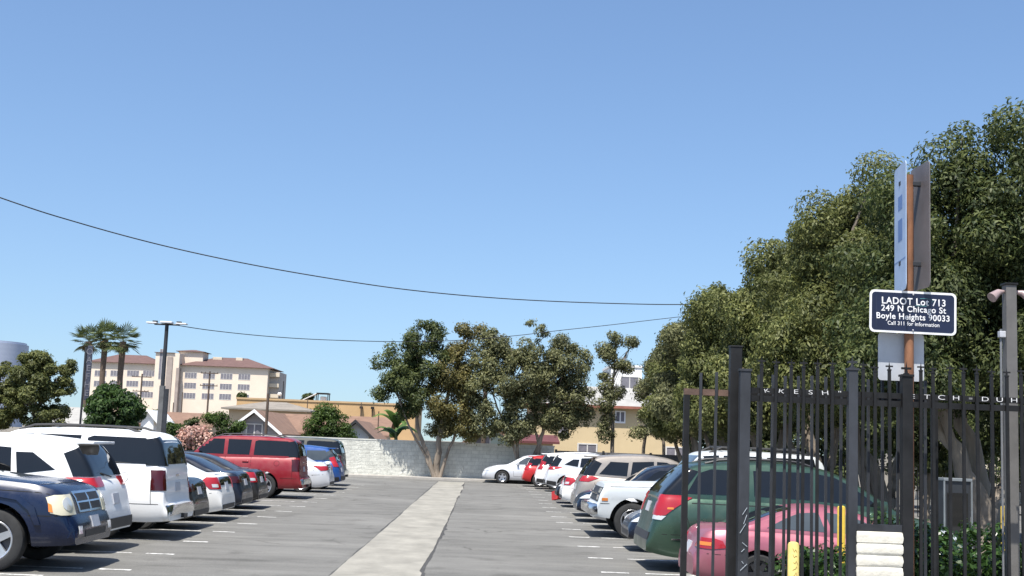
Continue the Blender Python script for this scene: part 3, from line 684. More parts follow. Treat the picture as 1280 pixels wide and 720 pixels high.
# ------------------------------------------------------------------ setting
def ground_mat():
    mt, nt, b = nmat('weathered_asphalt')
    tc = N(nt, 'ShaderNodeTexCoord'); P = tc.outputs['Object']
    def noise(scale, det=6, rough=.6, stretch=None):
        src = P
        if stretch:
            mp = N(nt, 'ShaderNodeMapping'); mp.inputs['Scale'].default_value = stretch; nt.links.new(P, mp.inputs[0]); src = mp.outputs[0]
        n = N(nt, 'ShaderNodeTexNoise', Scale=scale, Detail=det, Roughness=rough); nt.links.new(src, n.inputs['Vector']); return n.outputs[0]
    base = ramp(nt, noise(.22, 8, .62), .3, (.140, .137, .129), .72, (.202, .198, .187)).outputs[0]
    grit = ramp(nt, noise(42, 3, .8), .25, (.62, .62, .62), .8, (1.34, 1.33, 1.30)).outputs[0]
    c = mix(nt, 1.0, base, grit, 'MULTIPLY')
    # paver seams and traffic wear: long streaks across the aisle, tar patches
    st = ramp(nt, noise(1.0, 9, .68, (.22, 1.3, 1)), .34, (.72, .72, .72), .64, (1.08, 1.08, 1.07)).outputs[0]
    c = mix(nt, .9, c, st, 'MULTIPLY')
    # oil drips under the stalls and dark blotches
    oil = ramp(nt, noise(1.1, 4, .55), .55, (1, 1, 1), .70, (.50, .49, .48)).outputs[0]
    c = mix(nt, .55, c, oil, 'MULTIPLY')
    # fine cracks: warped cell borders, shown only in places
    wn = N(nt, 'ShaderNodeTexNoise', Scale=1.4, Detail=5); nt.links.new(P, wn.inputs['Vector'])
    wm = N(nt, 'ShaderNodeMix'); wm.data_type = 'VECTOR'; wm.inputs[0].default_value = .28
    nt.links.new(P, wm.inputs[4]); nt.links.new(wn.outputs['Color'], wm.inputs[5])
    vo = N(nt, 'ShaderNodeTexVoronoi', Scale=.55); vo.feature = 'DISTANCE_TO_EDGE'; nt.links.new(wm.outputs[1], vo.inputs['Vector'])
    ck = ramp(nt, vo.outputs['Distance'], .003, (.55, .54, .53), .015, (1, 1, 1)).outputs[0]
    msk = ramp(nt, noise(.16, 3), .52, (0, 0, 0), .62, (1, 1, 1)).outputs[0]
    c2 = mix(nt, 1.0, c, ck, 'MULTIPLY'); c = mix(nt, msk, c, c2)
    nt.links.new(c, b.inputs['Base Color']); b.inputs['Roughness'].default_value = .92; b.inputs['Specular IOR Level'].default_value = .25
    bp = N(nt, 'ShaderNodeBump', Strength=.6, Distance=.006); nt.links.new(noise(60, 3, .7), bp.inputs['Height']); nt.links.new(bp.outputs[0], b.inputs['Normal'])
    return mt
M_ASPH = ground_mat()
bm = bmesh.new(); quad(bm, [(-3000, -200, 0), (3000, -200, 0), (3000, 5000, 0), (-3000, 5000, 0)])
# the lot is one sheet that runs on under the far neighbourhood
g = link('ground', bm, noisy('dry_neighbourhood_ground', (.17, .15, .12), .95, .3, .15)); tag(g, kind='structure')
def wavy_sheet(name, x0, x1, y0, y1, z, mat, wob=.03, step=.35):
    bm = bmesh.new(); n = max(2, int((y1-y0)/step)); prev = None
    rnd = random.Random(name); a = b = 0
    for i in range(n+1):
        y = y0+(y1-y0)*i/n
        a += rnd.uniform(-wob, wob)*.6; a *= .9; b += rnd.uniform(-wob, wob)*.6; b *= .9
        if rnd.random() < .05: b += rnd.uniform(-.06, .06)
        row = (bm.verts.new((x0+a, y, z)), bm.verts.new((x1+b, y, z)))
        if prev: bm.faces.new((prev[0], prev[1], row[1], row[0]))
        prev = row
    return link(name, bm, mat)
bm = bmesh.new(); quad(bm, [(-60, 11.6, .004), (60, 11.6, .004), (60, 66.2, .004), (-60, 66.2, .004)])
tag(link('parking_lot', bm, M_ASPH), kind='structure')
M_CONC = noisy('aisle_concrete', (.245, .232, .198), .9, .24, 1.6, bump=.003, stretch=(1, .6, 1), bscale=30)
M_TAR = noisy('tar_joint', (.05, .048, .045), .9, .3, 3)
tag(wavy_sheet('tar_joint_strip', -2.20, -.82, 11.7, 63.0, .008, M_TAR, .016, .16), kind='structure')
tag(wavy_sheet('concrete_strip', -2.17, -.845, 11.7, 62.95, .012, M_CONC, .014, .3), kind='structure')
bm = bmesh.new(); box(bm, -14, 9, 65.3, 66.6, -.02, .12, 0, .02)
tag(link('wall_kerb', bm, noisy('kerb_concrete', (.33, .31, .28), .9, .2, 2)), kind='structure')
bm = bmesh.new(); box(bm, -60, 60, 4.2, 11.6, -.05, .010)
tag(link('pavement', bm, noisy('pavement_concrete', (.33, .32, .30), .9, .15, 1.2)), kind='structure')
# stall paint: double lines and the short end dashes, worn
def worn_paint():
    mt, nt, b = nmat('worn_white_paint')
    tc = N(nt, 'ShaderNodeTexCoord'); n = N(nt, 'ShaderNodeTexNoise', Scale=7, Detail=8, Roughness=.75); nt.links.new(tc.outputs['Object'], n.inputs['Vector'])
    rp = ramp(nt, n.outputs[0], .38, (.24, .235, .225), .58, (.72, .71, .68)); nt.links.new(rp.outputs[0], b.inputs['Base Color']); b.inputs['Roughness'].default_value = .85
    return mt
M_WPAINT = worn_paint()
def stall_mark(D, side, x_in, x_line):
    bm = bmesh.new()
    def strip(xa, xb, y, w=.10):
        rnd = random.Random(int(D*100)+int(y*10)); n = 7; prev = None
        for i in range(n+1):
            x = xa+(xb-xa)*i/n; o = rnd.uniform(-.008, .008)
            r = (bm.verts.new((x, y-w/2+o, .008)), bm.verts.new((x, y+w/2+o+rnd.uniform(-.008, .008), .008)))
            if prev: bm.faces.new((prev[0], prev[1], r[1], r[0]) if side > 0 else (prev[0], r[0], r[1], prev[1]))
            prev = r
    strip(side*x_in, side*(x_in+.46), D, .12)
    strip(side*x_line, side*(x_line+4.6), D, .10)
    if D < 18.2: strip(side*x_line, side*(x_line+4.6), D-.32, .10)
    o = link('stall_marking', bm, M_WPAINT); tag(o, kind='structure'); return o
for i in range(18):
    D = 18.55+i*2.55
    if D < 56: stall_mark(D, -1, 5.05, 5.75)
stall_mark(17.5, -1, 12.0, 5.95)
for i in range(17):
    D = 20.75+i*2.55
    if D < 62: stall_mark(D, 1, 2.02, 2.75)

# ------------------------------------------------------------------ light
E_SUN, A_SUN = R(64), R(201)
sd = Vector((math.cos(E_SUN)*math.sin(A_SUN), math.cos(E_SUN)*math.cos(A_SUN), math.sin(E_SUN)))
sl = bpy.data.lights.new('sun', 'SUN'); sl.energy = 5.0; sl.angle = R(.55); sl.color = (1, .955, .88)
so = bpy.data.objects.new('sun', sl); COL.objects.link(so); so.rotation_euler = (-sd).to_track_quat('-Z', 'Y').to_euler(); so.location = sd*200
w = bpy.data.worlds.new('World'); scene.world = w; w.use_nodes = True
nt = w.node_tree; bg = nt.nodes['Background']
sk = nt.nodes.new('ShaderNodeTexSky'); sk.sky_type = 'NISHITA'; sk.sun_disc = False
sk.sun_elevation = E_SUN; sk.sun_rotation = A_SUN; sk.air_density = 1.15; sk.dust_density = 1.5; sk.ozone_density = 3.2; sk.altitude = 60
wtc = nt.nodes.new('ShaderNodeTexCoord'); wad = nt.nodes.new('ShaderNodeVectorMath'); wad.operation = 'ADD'; wad.inputs[1].default_value = (0, 0, .06)
wno = nt.nodes.new('ShaderNodeVectorMath'); wno.operation = 'NORMALIZE'
nt.links.new(wtc.outputs['Generated'], wad.inputs[0]); nt.links.new(wad.outputs[0], wno.inputs[0]); nt.links.new(wno.outputs[0], sk.inputs[0])
tint = mix(nt, 1.0, sk.outputs[0], (.91, .985, 1.07), 'MULTIPLY')
nt.links.new(tint, bg.inputs[0]); bg.inputs[1].default_value = .106
vs = scene.view_settings; vs.view_transform = 'Standard'; vs.look = 'None'; vs.gamma = 1; vs.exposure = 0.72; vs.use_curve_mapping = False

# ------------------------------------------------------------------ foliage
def leaf_mesh(name, clumps, n, size, mat, parent=None, rng=None, aspect=.45, droop=.25, core=.0, shell=(.45, 1.05), out=1.5):
    """n small bent leaf faces spread over ellipsoid clumps (c, r): real leaves all through the volume"""
    rng = rng or np.random.default_rng(1)
    C = np.array([c for c, r in clumps], float); Rr = np.array([r for c, r in clumps], float)
    wt = (Rr[:, 0]*Rr[:, 1]*Rr[:, 2])**(2/3.); wt /= wt.sum()
    idx = rng.choice(len(C), n, p=wt)
    u = rng.normal(size=(n, 3)); u /= np.linalg.norm(u, axis=1)[:, None]
    rad = rng.uniform(shell[0]**3, shell[1]**3, n)**(1/3.)
    out_ = rng.random(n) < .22; rad[out_] *= rng.uniform(1.0, out, out_.sum())
    P = C[idx] + u*rad[:, None]*Rr[idx]
    nrm = u*.85 + rng.normal(size=(n, 3))*.42 + np.array([0, 0, .50]); nrm /= np.linalg.norm(nrm, axis=1)[:, None]
    ax = rng.normal(size=(n, 3)) + np.array([0, 0, -droop*2]); ax -= nrm*(ax*nrm).sum(1)[:, None]; ax /= np.linalg.norm(ax, axis=1)[:, None]
    sd_ = np.cross(nrm, ax)
    s = size*rng.uniform(.6, 1.35, n)[:, None]
    a, b = ax*s, sd_*s*aspect
    bend = nrm*s*.18
    V = np.stack([P-a*.5, P+b*.5+bend*.4, P+a*.5-bend, P-b*.5+bend*.4], 1).reshape(-1, 3)
    Fc = np.arange(n*4).reshape(n, 4)
    me = bpy.data.meshes.new(name); me.vertices.add(n*4); me.vertices.foreach_set('co', V.ravel())
    me.loops.add(n*4); me.loops.foreach_set('vertex_index', Fc.ravel())
    me.polygons.add(n); me.polygons.foreach_set('loop_start', np.arange(0, n*4, 4)); me.polygons.foreach_set('loop_total', np.full(n, 4))
    me.update(calc_edges=True); me.materials.append(mat)
    o = bpy.data.objects.new(name, me); COL.objects.link(o)
    if parent: o.parent = parent
    return o
def make_clumps(rng, blobs, per, rmin, rmax, squash=.8):
    out = []
    for (c, r) in blobs:
        c = np.array(c, float); r = np.array(r, float)
        k = max(4, int(per*(r[0]*r[1]*r[2])**(2/3.)))
        for _ in range(k):
            u = rng.normal(size=3); u /= np.linalg.norm(u)
            q = rng.uniform(.25, .97)**.55
            rr = rng.uniform(rmin, rmax)
            out.append((c+u*q*(r-rr*.55).clip(.1), (rr*rng.uniform(.85, 1.2), rr*rng.uniform(.85, 1.2), rr*squash*rng.uniform(.85, 1.15))))
    return out
M_BARK = noisy('grey_brown_bark', (.20, .165, .13), .95, .35, 5, bump=.012, stretch=(1, 1, .3))
M_PALEBARK = noisy('pale_peeling_bark', (.20, .165, .13), .9, .45, 4, bump=.012, stretch=(1, 1, .25))
L_OLIVE = leaf_mat('olive_leaf', (.066, .086, .030), (.205, .222, .090))
L_DARK = leaf_mat('dark_leaf', (.032, .054, .021), (.138, .165, .066))
L_BROWN = leaf_mat('browning_leaf', (.085, .090, .032), (.27, .235, .100))
L_GREY = leaf_mat('grey_green_leaf', (.085, .100, .050), (.260, .265, .145))
L_FRESH = leaf_mat('fresh_leaf', (.030, .065, .014), (.105, .165, .040))
L_DEEP = leaf_mat('deep_green_leaf', (.018, .048, .015), (.075, .135, .040))
def tree(name, label, base, stems, blobs, n, size, leaf, bark=M_BARK, seed=1, group=None, per=5.0, rmin=.45, rmax=.85, cat='tree', limbs=10, aspect=.45, droop=.25, shell=(.45, 1.05), squash=.8, out=1.5):
    """stems: list of (points relative to base, r0, r1); blobs: crown ellipsoids relative to base"""
    rng = np.random.default_rng(seed)
    root = thing(name, label, cat, base, 0, group)
    cl = make_clumps(rng, blobs, per, rmin, rmax, squash)
    leaf_mesh('crown', cl, n, size, leaf, root, rng, aspect, droop, shell=shell, out=out)
    bm = bmesh.new()
    for pts, a, b in stems:
        P = [Vector(p) for p in pts]; Q = []
        for p, q in zip(P, P[1:]):
            for k in range(4): Q.append(p.lerp(q, k/4)+Vector(rng.normal(size=3)*a*.22)*(1 if Q else 0))
        Q.append(P[-1])
        rr = [a+(b-a)*i/(len(Q)-1) for i in range(len(Q))]
        rr[0] *= 1.25
        tube(bm, Q, rr, 9)
    tops = [Vector(p[-1]) for p, a, b in stems]; mids = [Vector(p[len(p)//2]).lerp(Vector(p[-1]), .45) for p, a, b in stems]
    if limbs:
        for i in rng.choice(len(cl), min(limbs, len(cl)), replace=False):
            c = Vector(cl[i][0]); k = int(np.argmin([(t-c).length for t in tops]))
            s0 = mids[k].lerp(tops[k], rng.uniform(0, 1)) if rng.random() < .7 else tops[k]
            r0_ = stems[k][2]*.8
            tube(bm, [s0, s0.lerp(c, .5)+Vector(rng.normal(size=3)*.15)+Vector((0, 0, .1)), c], [r0_, r0_*.6, .015], 6)
    link('trunk', bm, bark, root, 60)
    return root
# ------------------------------------------------------------------ trees on the right of the lot
RT = [  # X, D, height, half width, label
 (10.4, 25.8, 9.6, 3.3, 'tall dark leafy tree at the right edge behind the grey lamp post', L_DARK, 31),
 (9.8, 30.6, 9.9, 3.1, 'tall olive green tree behind the parking sign', L_OLIVE, 32),
 (9.6, 36.0, 9.3, 3.0, 'olive green tree, highest over the middle of the black fence', L_OLIVE, 33),
 (9.4, 42.0, 8.9, 2.9, 'yellowish olive tree behind the black gate post', L_OLIVE, 34),
 (9.5, 49.0, 8.9, 2.8, 'grey green tree above the green minivan', L_GREY, 35),
 (10.0, 57.0, 8.9, 2.6, 'olive tree above the roof of the champagne crossover', L_OLIVE, 36),
 (10.9, 66.0, 8.6, 2.5, 'rounded grey green tree at the far end of the right hand tree row', L_GREY, 37)]
for X, D, Ht, hw, lb, lf, sdd in RT:
    rng = random.Random(sdd)
    near = D < 34
    blobs = [((0, 0, Ht*.50), (hw, hw, Ht*.24)), ((-.5, .3, Ht*.70), (hw*.8, hw*.8, Ht*.22)), ((.3, -.4, Ht*.84), (hw*.52, hw*.5, Ht*.15)),
             ((-hw*.55, -.6, Ht*.42), (hw*.55, hw*.6, Ht*.15)), ((hw*.5, .5, Ht*.45), (hw*.6, hw*.6, Ht*.16)), ((-hw*.3, .9, Ht*.62), (hw*.7, hw*.7, Ht*.2))]
    a = rng.uniform(-.5, .5)
    stems = [([(0, 0, -.05), (.1+a*.3, 0, 1.2), (-.2+a, .1, 2.6), (-.4+a, .2, Ht*.6)], .27, .10), ([(0, 0, .3), (.5, .2, 1.7), (1.1, .3, Ht*.5)], .18, .07), ([(.0, .1, .5), (-.6, -.1, 2.0), (-1.3, -.2, Ht*.45)], .14, .06)]
    tree('lot_tree', lb, (X, D, 0), stems, blobs, int(115000*(30/D)**.7) if near else int(84000*(36/D)**.7), .115 if near else .125+.0017*(D-30), lf, M_PALEBARK if near else M_BARK, sdd, 'trees along the right side of the lot', per=8, rmin=.28, rmax=.72, limbs=16, aspect=.40, droop=.5, out=1.25)
# closing row of foliage and trunks further right
tree('lot_tree', 'dark tree behind the fence at the far right, with a thick leaning pale trunk', (12.2, 29.0, 0), [([(0, 0, -.05), (-.5, .1, 1.5), (-1.1, .2, 3.4), (-1.2, .2, 5.5)], .26, .10)], [((0, 0, 5.0), (2.6, 2.6, 2.0)), ((0.3, 0, 6.8), (2.2, 2.2, 1.7))], 22000, .17, L_DARK, M_PALEBARK, 41, 'trees along the right side of the lot', limbs=10)

# ------------------------------------------------------------------ trees at the back wall (placed from the photograph, real sizes)
def wall_tree(px, D, label, crowns, n, leaf, stems, seed, bark=M_PALEBARK, size=.145, rmin=.18, rmax=.55, per=14, name='wall_tree', limbs=14, group=None, cat='tree', **kw):
    b = at(px, 596, D); base = Vector((b.x, D, 0))
    s = D/F_PX; blobs = []
    for (x, y, rx, ry) in crowns:
        c = at(x, y, D)-base; blobs.append(((c.x, random.uniform(-.3, .3), c.z), (rx*s, max(.5, min(rx*s*1.1, rx*s)), ry*s)))
    st = []
    for pts, a, bb in stems:
        q = []
        for i, (x, y, *d) in enumerate(pts):
            p = at(x, y, D)-base; q.append((p.x, d[0] if d else 0, p.z if i or y < 590 else -.05))
        st.append((q, a, bb))
    return tree(name, label, base, st, blobs, int(n*(1.65 if size == .145 else 1.5)), size*(1 if size == .145 else .85), leaf, bark, seed, group, per=per, rmin=rmin, rmax=rmax, limbs=limbs, cat=cat, **kw)
wall_tree(543, 65.9, 'dark green eucalyptus with split trunk by the back wall, leftmost of its cluster',
    [(525, 425, 30, 25), (490, 465, 27, 25), (520, 480, 34, 36), (545, 412, 14, 14), (480, 490, 16, 16), (545, 450, 22, 30), (505, 445, 26, 26), (512, 510, 22, 22)], 15000, L_DARK,
    [([(544, 597), (533, 565), (522, 535), (520, 500), (524, 440)], .13, .05), ([(544, 597), (532, 570), (510, 530), (492, 480)], .08, .04)], 51)
wall_tree(548, 66.0, 'browning olive eucalyptus with a sparse top, leaning out beside the dark split trunk tree',
    [(585, 412, 20, 16), (570, 440, 26, 22), (560, 500, 36, 38), (575, 530, 26, 20), (600, 415, 10, 12), (550, 520, 24, 22), (582, 475, 26, 34), (560, 465, 22, 26), (592, 515, 22, 26), (545, 537, 20, 12), (590, 541, 18, 10)], 14500, L_BROWN,
    [([(546, 597), (549, 565), (552, 530), (563, 480), (585, 425)], .20, .05), ([(549, 597), (559, 570), (574, 530), (580, 490)], .10, .05)], 52)
wall_tree(647, 65.6, 'tall grey green eucalyptus over the parked silver sedan, third from left at the back wall',
    [(615, 430, 26, 24), (640, 470, 40, 44), (672, 412, 20, 13), (600, 480, 24, 36), (655, 510, 32, 34), (660, 440, 22, 24), (625, 520, 22, 22), (625, 455, 26, 36), (600, 445, 16, 26), (645, 535, 24, 14), (605, 520, 18, 26), (675, 470, 20, 36), (612, 540, 15, 10), (640, 547, 14, 8)], 22000, L_GREY,
    [([(648, 597), (647, 560), (646, 510), (640, 440)], .09, .04), ([(648, 580), (638, 545), (622, 510), (611, 480)], .07, .03)], 53)
wall_tree(668, 66.1, 'rounded grey green eucalyptus with thick pale trunk, right end of the wall cluster',
    [(705, 455, 34, 28), (720, 485, 26, 34), (690, 490, 30, 36), (700, 525, 22, 20), (672, 480, 20, 30), (728, 450, 14, 16), (700, 430, 16, 12), (715, 515, 16, 20), (685, 520, 20, 20), (702, 545, 13, 10), (734, 525, 10, 18)], 17500, L_GREY,
    [([(664, 597), (668, 570), (678, 540), (692, 490)], .16, .06), ([(670, 585), (674, 560), (668, 530), (672, 490)], .10, .05)], 54)
wall_tree(766, 70, 'slim pale barked tree standing alone before the yellow house',
    [(768, 422, 12, 13), (787, 432, 13, 16), (757, 440, 9, 14), (772, 455, 12, 10), (757, 478, 13, 14), (760, 520, 12, 24), (775, 492, 10, 10), (756, 540, 12, 14), (757, 500, 12, 20), (766, 440, 12, 16), (780, 455, 12, 18)], 5600, L_GREY,
    [([(764, 600), (766, 540), (763, 500), (768, 460), (770, 425)], .13, .04), ([(768, 470), (778, 450), (787, 435)], .05, .02)], 55, limbs=10)
wall_tree(818, 70, 'slim grey green tree beside the larger trees, before the yellow house',
    [(805, 495, 13, 24), (818, 470, 16, 26), (812, 525, 16, 18), (800, 540, 8, 10), (835, 510, 14, 30)], 5200, L_GREY,
    [([(800, 600), (806, 545), (815, 500), (820, 470)], .11, .05), ([(832, 600), (829, 555), (826, 520), (824, 480)], .11, .05)], 56)
# shrubs and trees on the left
wall_tree(40, 75, 'dense olive green tree at the far left above the white cars',
    [(45, 490, 46, 38), (20, 505, 32, 32), (70, 478, 24, 30), (35, 462, 24, 20), (60, 520, 36, 20), (85, 460, 10, 12), (8, 495, 24, 30), (10, 470, 26, 24), (-15, 500, 30, 36), (50, 450, 22, 16), (5, 525, 30, 16)], 32000, L_OLIVE,
    [([(40, 600), (42, 560), (45, 500)], .18, .08)], 61, M_BARK, name='garden_tree', size=.20, per=6)
wall_tree(140, 68, 'deep green broad leaved tree below the palms and beside the lamp post',
    [(140, 505, 32, 22), (120, 515, 20, 15), (160, 515, 22, 15), (140, 490, 20, 10), (135, 528, 36, 12)], 5200, L_DEEP,
    [([(140, 600), (140, 560), (141, 500)], .12, .06)], 62, M_BARK, name='garden_tree', size=.34, aspect=.36, droop=.5)
wall_tree(412, 78, 'round bright green tree behind the white wall end, over the blue crossover',
    [(412, 532, 30, 22), (395, 540, 22, 14), (430, 540, 20, 14), (410, 515, 16, 10), (412, 550, 34, 12)], 9000, L_FRESH,
    [([(412, 600), (412, 565), (411, 535)], .12, .06)], 63, M_BARK, name='garden_tree', size=.19)
wall_tree(220, 63, 'low light green shrub beside the pink flowering oleander', [(218, 538, 18, 10), (212, 552, 16, 16)], 2600, L_FRESH, [([(218, 596), (218, 545)], .05, .03)], 64, M_BARK, name='garden_shrub', cat='shrub', size=.16, limbs=6)
wall_tree(278, 72, 'olive green shrub in front of the grey gabled house', [(275, 528, 20, 13), (292, 535, 16, 13), (262, 522, 9, 8), (280, 555, 26, 20)], 5200, L_FRESH, [([(278, 596), (278, 540)], .07, .04)], 65, M_BARK, name='garden_shrub', cat='shrub', size=.17, limbs=6)
ole = wall_tree(244, 60, 'oleander bush covered in pale pink blossom behind the red SUV', [(244, 545, 17, 12), (232, 556, 14, 14), (254, 560, 16, 18)], 2200, L_DEEP, [([(244, 596), (244, 550)], .05, .03)], 66, M_BARK, name='oleander', cat='shrub', size=.16, limbs=6)
rg = np.random.default_rng(3)
b0 = ole.location; s_ = 60/F_PX
cl = [((at(x, y, 60)-b0)[:], (rx*s_, rx*s_, ry*s_)) for x, y, rx, ry in ((244, 544, 17, 11), (233, 554, 13, 12), (254, 555, 13, 14))]
leaf_mesh('blossom', cl, 1900, .14, leaf_mat('pink_blossom', (.42, .22, .20), (.72, .50, .46), .3), ole, rg, .9, 0, shell=(.85, 1.08))
# shrubs far off, on the slope by the cream building
for px, py, D, r, sd_ in ((385, 499, 175, 9, 71), (302, 497, 230, 8, 72), (240, 531, 120, 12, 73), (195, 522, 130, 12, 74)):
    wall_tree(px, D, {71: 'small dark shrub on the edge of the orange building roof line', 72: 'round green shrub at the foot of the cream building', 73: 'green shrub by the brown roofs', 74: 'small shrub left of the lamp post foot'}[sd_],
              [(px, py, r, r*.8)], 1200, L_DARK, [([(px, 570), (px, py)], .1, .05)], sd_, M_BARK, name='far_shrub', cat='shrub', size=.22+D*.0012, limbs=4, rmin=.3, rmax=.6)
# banana plant behind the wall: big arching blades
def banana():
    b = at(494, 560, 69.5); root = thing('banana_plant', 'banana plant with large split pale leaves behind the back wall', 'plant', (b.x, 69.5, 0))
    bm = bmesh.new(); tube(bm, [(0, 0, 0), (.05, 0, 1.2), (0, 0, 2.4)], [.16, .13, .09], 8); link('stem', bm, noisy('banana_stem', (.16, .17, .07), .8, .3, 4), root, 50)
    rnd = random.Random(4)
    mt = leaf_mat('banana_leaf', (.06, .13, .03), (.20, .30, .10), .3)
    for k in range(13):
        bm = bmesh.new(); az = k*2.4; ln = rnd.uniform(1.3, 2.1); up = rnd.uniform(1.5, 3.2)
        z0 = rnd.uniform(1.9, 2.9); prev = None
        for i in range(13):
            t = i/12; rr = ln*t*.75; z = z0+up*t*.85-1.15*t*t*ln*.75
            w = .24*math.sin(math.pi*min(1, t*.9+.1))**.7+.005
            c = Vector((math.cos(az)*rr, math.sin(az)*rr, z)); sd__ = Vector((-math.sin(az), math.cos(az), 0))
            row = [bm.verts.new(c-sd__*w+Vector((0, 0, -w*.35))), bm.verts.new(c), bm.verts.new(c+sd__*w+Vector((0, 0, -w*.35)))]
            if prev:
                bm.faces.new((prev[0], prev[1], row[1], row[0])); bm.faces.new((prev[1], prev[2], row[2], row[1]))
            prev = row
        link('leaf', bm, mt, root, 50)
banana()
# palms
def palm(px, top, D, label, sd_):
    c = at(px, top+22, D); root = thing('fan_palm', label, 'palm tree', (c.x, D, 0), 0, 'palms by the cream building')
    rnd = random.Random(sd_); h = c.z
    bm = bmesh.new(); tube(bm, [(0, 0, -.1), (.12, 0, h*.3), (-.05, 0, h*.65), (0, 0, h)], [.5, .40, .36, .42], 12)
    link('trunk', bm, noisy('palm_bark', (.11, .08, .06), .95, .35, 3, stretch=(1, 1, 3)), root, 60)
    mt = leaf_mat('palm_frond', (.055, .085, .030), (.16, .19, .085), .25); mdry = leaf_mat('dry_palm_frond', (.16, .12, .06), (.30, .24, .13), .2)
    for dead in (0, 1):
        bm = bmesh.new()
        for k in range(44 if not dead else 26):
            az = rnd.uniform(0, 6.283); el = math.asin(rnd.uniform(-.62, .98)) if not dead else rnd.uniform(-1.35, -.7)
            ln = rnd.uniform(2.0, 2.8) if not dead else rnd.uniform(1.0, 1.5)
            d = Vector((math.cos(az)*math.cos(el), math.sin(az)*math.cos(el), math.sin(el)))
            sv = Vector((-math.sin(az), math.cos(az), 0)); nv = d.cross(sv)
            o = Vector((0, 0, h+.1)); p = o+d*ln*.55+Vector((0, 0, -.06*ln))
            quad(bm, [o-sv*.025, o+sv*.025, p+sv*.02, p-sv*.02])
            nb = 11
            for j in range(nb):
                a = (j/(nb-1)-.5)*2.5
                bd = (d*math.cos(a)+sv*math.sin(a)); L_ = ln*.62*(1-.25*abs(a)/1.25)
                tip = p+bd*L_+Vector((0, 0, -.20*L_*(.4+rnd.random()*.5)))
                md = p+bd*L_*.55+Vector((0, 0, -.04)); pw = (d*-math.sin(a)+sv*math.cos(a))*.075
                bm.faces.new([bm.verts.new(q) for q in (p, md-pw, tip, md+pw)])
        link('frond_crown' if not dead else 'dry_skirt', bm, mdry if dead else mt, root)
palm(111, 405, 160, 'fan palm, leftmost of three in front of the cream building', 1)
palm(132, 401, 168, 'fan palm, middle of three in front of the cream building', 2)
palm(154, 405, 160, 'fan palm with clear tall trunk, rightmost of three in front of the cream building', 3)

for X, D, sd_, lb in ((13.5, 38, 91, 'low dark tree filling the gap behind the grey framed cabinet'), (15.5, 33, 92, 'dark low tree behind the leaning pale trunk at the right edge'), (14.0, 47, 93, 'dark tree behind the row, seen low between the fence pickets')):
    tree('garden_tree', lb, (X, D, 0), [([(0, 0, -.05), (.1, 0, 1.2), (0, 0, 3.0)], .16, .08)], [((0, 0, 3.3), (2.6, 2.2, 1.9)), ((.6, 0, 4.8), (2.0, 2.0, 1.4))], 22000, .17, L_DARK, M_BARK, sd_, 'dark trees behind the lot row', per=7, rmin=.3, rmax=.7, limbs=8)

for X, D, sd_, lb in ((13.0, 60, 94, 'dark bushy tree beyond the green minivan roof'), (17.5, 66, 95, 'dark bushy tree low behind the fence letters'), (22.5, 72, 96, 'broad dark tree low between the black posts, far back'), (27.0, 60, 97, 'dark tree by the pale house behind the black fence'), (19.0, 52, 98, 'dense dark tree behind the low black side fence')):
    tree('garden_tree', lb, (X, D, 0), [([(0, 0, -.05), (.1, 0, 1.2), (0, 0, 3.0)], .16, .08)], [((0, 0, 2.3), (2.9, 2.2, 2.1)), ((.6, 0, 4.2), (2.2, 2.0, 1.5))], 14000, .24, L_DARK, M_BARK, sd_, 'dark trees behind the lot row', per=7, rmin=.35, rmax=.75, limbs=8)
# ------------------------------------------------------------------ buildings behind
def hip_roof(bm, x0, x1, y0, y1, z0, z1, ov=.4, inset=None, mi=0, th=.14):
    x0 -= ov; x1 += ov; y0 -= ov; y1 += ov
    ins = inset if inset is not None else (y1-y0)/2
    ym = (y0+y1)/2
    lo = [bm.verts.new(p) for p in ((x0, y0, z0), (x1, y0, z0), (x1, y1, z0), (x0, y1, z0))]
    md = [bm.verts.new((v.co.x, v.co.y, z0+th)) for v in lo]
    a, b = bm.verts.new((x0+ins, ym, z1)), bm.verts.new((x1-ins, ym, z1))
    fs = [bm.faces.new(lo[::-1])]
    for i in range(4): fs.append(bm.faces.new((lo[i], lo[(i+1) % 4], md[(i+1) % 4], md[i])))
    fs += [bm.faces.new((md[0], md[1], b, a)), bm.faces.new((md[1], md[2], b)), bm.faces.new((md[2], md[3], a, b)), bm.faces.new((md[3], md[0], a))]
    for f in fs: f.material_index = mi
def window(parent, x, y, z, w, h, frame, pane, n=2, d=.06):
    bm = bmesh.new()
    for q in ((x-w/2-.09, x+w/2+.09, z+h/2, z+h/2+.09), (x-w/2-.09, x+w/2+.09, z-h/2-.12, z-h/2), (x-w/2-.09, x-w/2, z-h/2, z+h/2), (x+w/2, x+w/2+.09, z-h/2, z+h/2)):
        box(bm, q[0], q[1], y-d, y+.02, q[2], q[3])
    for i in range(1, n):
        xx = x-w/2+w*i/n; box(bm, xx-.04, xx+.04, y-d*.8, y+.02, z-h/2, z+h/2)
    f = link('window', bm, frame, parent)
    bm = bmesh.new(); box(bm, x-w/2, x+w/2, y-.025, y+.01, z-h/2, z+h/2); link('pane', bm, pane, f)
    return f
M_CREAM = noisy('cream_stucco', (.66, .56, .455), .9, .07, .2, bump=.004, bscale=8)
M_CREAM2 = noisy('tan_stucco', (.55, .47, .36), .9, .08, .2)
M_CLAY = noisy('clay_tile_roof', (.115, .066, .058), .9, .25, .6, stretch=(1, 3, 3))
M_PANE = glossy('building_pane', (.17, .16, .18), .2)
M_WFRAME = noisy('pale_window_frame', (.55, .53, .50), .6, .1, 2)
